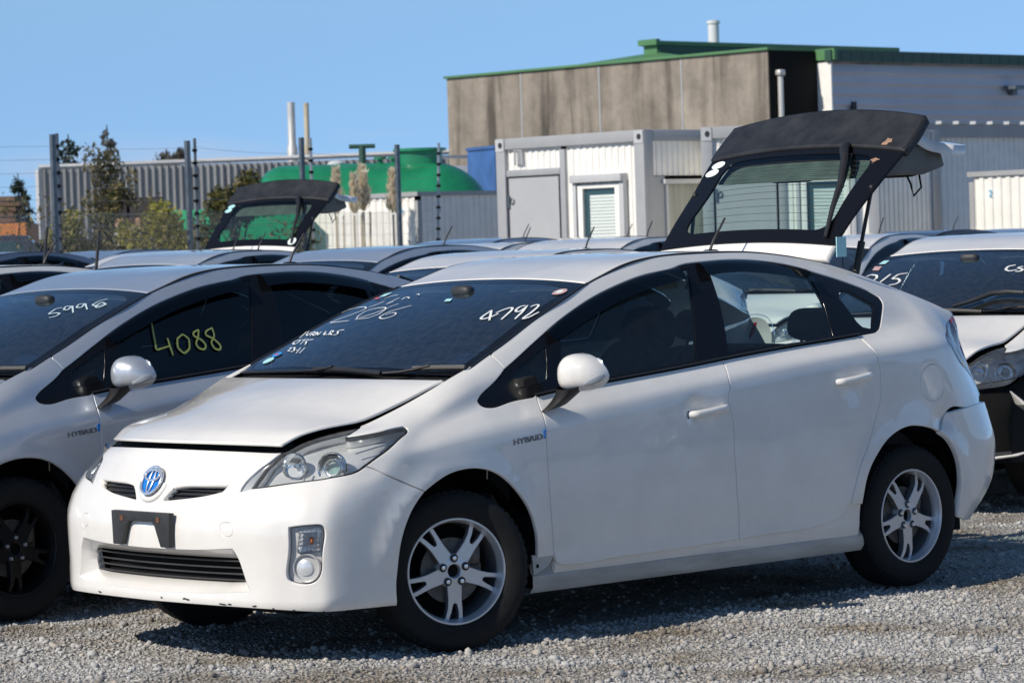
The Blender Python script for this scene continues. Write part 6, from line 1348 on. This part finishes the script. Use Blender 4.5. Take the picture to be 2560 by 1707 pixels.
# bare, broken nose of the damaged car
half=np.concatenate([spline([(0,10.9),(3.0,10.9)],SF,'l')[:-1],path(SF,POLY['hl_trim'][:5],POLY['hl_low'],POLY['seam'],POLY['archF2'],[(7.883,.671),(6.2,1.6),(4,2.1),(2,2.3),(0,2.4)])])
outl=np.concatenate([half,[[0,2.4]],(half[1:]*np.array([-1,1]))[::-1]])
nose=panel(SF,outl,off=-.055,step=.05,thick=.02,inner=False); nose.v=[(x-.03*abs(math.sin(y*7+z*9)),y,z+.01*math.sin(y*13)) for x,y,z in nose.v]; nose.hasn=False
nz_=nose.obj('crash_structure',('matt_black','matt_black'),damaged,angle=25)
m=MB(); m.box((.76,0,.52),(.06,1.15,.12)); m.tube([(.78,.30,.62),(.82,.34,.50),(.80,.42,.46),(.76,.44,.52)],.012,8); m.tube([(.80,-.1,.30),(.84,.25,.26),(.80,.55,.29),(.62,.78,.30)],.014,6); m.obj('crash_beam','grey_plastic',nz_)
m=MB(); P=SF.P(np.array([5.2,6.0,6.8,7.4]),np.array([6.5,5.6,4.9,4.4])); m.tube(P+np.array([.02,.03,0]),[.02,.05,.04,.01],7,flat=.25); m.tube([(.80,.45,.30),(.74,.62,.27),(.60,.80,.29),(.48,.86,.31)],[.01,.03,.022,.008],7,flat=.4); m.obj('torn_bumper_piece','white',nz_,angle=20)
# raised wipers on the pale car in the second row
pale=cars[10]
for w in kids(pale,'wiper'): bpy.data.objects.remove(w)
for y0,L in((-.28,.66),(.30,.62)):
    m=MB(); m.tube([(-.06,y0,1.07),(-.12,y0+.04,1.33),(-.16,y0+.06,1.07+L)],[.013,.011,.008],7); m.tube([(-.10,y0+.05,1.20),(-.15,y0+.08,1.08+L)],.010,6); m.obj('wiper','black_plastic',pale)
# stickers on the raised tailgates
for c in(root,farhatch):
    tg=kid(c,'tailgate'); h=Vector((-2.50,0,1.452))
    for s,t in((23.15,-.88),(22.82,-.90)):
        u=uvcircle(ST,(s,t),.034,24,sx=.8,sy=1.25); mb=panel(ST,u,gap=0,edge=.0005,off=.003,step=.03,inner=False,rim=False); mb.xform(Matrix.Translation(-h)); mb.obj('round_sticker','paper' if c is root else 'sticker_pale',tg)
u=uvcircle(ST,(20.62,.86),.045,24); mb=panel(ST,u,gap=0,edge=.0005,off=.003,step=.03,inner=False,rim=False); mb.xform(Matrix.Translation(-h)); mb.obj('round_sticker','paper',kid(farhatch,'tailgate'))
for s,t,r in((23.62,.80,.02),(22.95,.80,.017)):
    u=uvcircle(ST,(s,t),r,12,sx=1.2); u+=RNG.normal(size=u.shape)*.012; mb=panel(ST,u,gap=0,edge=.0003,off=.0155 if s>23.4 else .003,step=.02,inner=False,rim=False); mb.xform(Matrix.Translation(-h)); mb.obj('old_glue_mark','brick',kid(root,'tailgate'))
# paper tag on a string at the tailgate corner
o=empty('paper_tag',(0,0,0)); m=MB(); a=hat(20.34,.99); m.box((a.x-.02,a.y+.03,a.z+.02),(.07,.004,.085)); part('card','sticker_pale',o,lambda q:q.box((a.x-.02,a.y+.03,a.z-.005),(.065,.004,.09))); part('string','matt_black',o,lambda q:q.tube([(a.x,a.y,a.z+.05),(a.x-.02,a.y+.03,a.z+.04),(a.x-.03,a.y+.03,a.z-.10)],.0025,5)); tag(o,'small pale paper tag hanging by a string at the raised tailgate corner','tag')

# scuffs along the lip of the front bumper
fb=kid(root,'front_bumper')
for u,v,L in((.95,2.05,.10),(1.05,1.98,.06),(.35,2.02,.05),(1.75,1.86,.16),(1.95,1.84,.09),(2.6,1.78,.12),(3.3,1.62,.10),(4.2,1.42,.12),(-1.6,1.95,.10),(5.6,1.20,.08)):
    m=MB(); rib_stroke(m,SF,[(u,v),(u+L*.5,v+.03*RNG.normal()),(u+L,v+.03*RNG.normal())],.006,.0008); m.obj('paint_scuff','grey_plastic',fb)
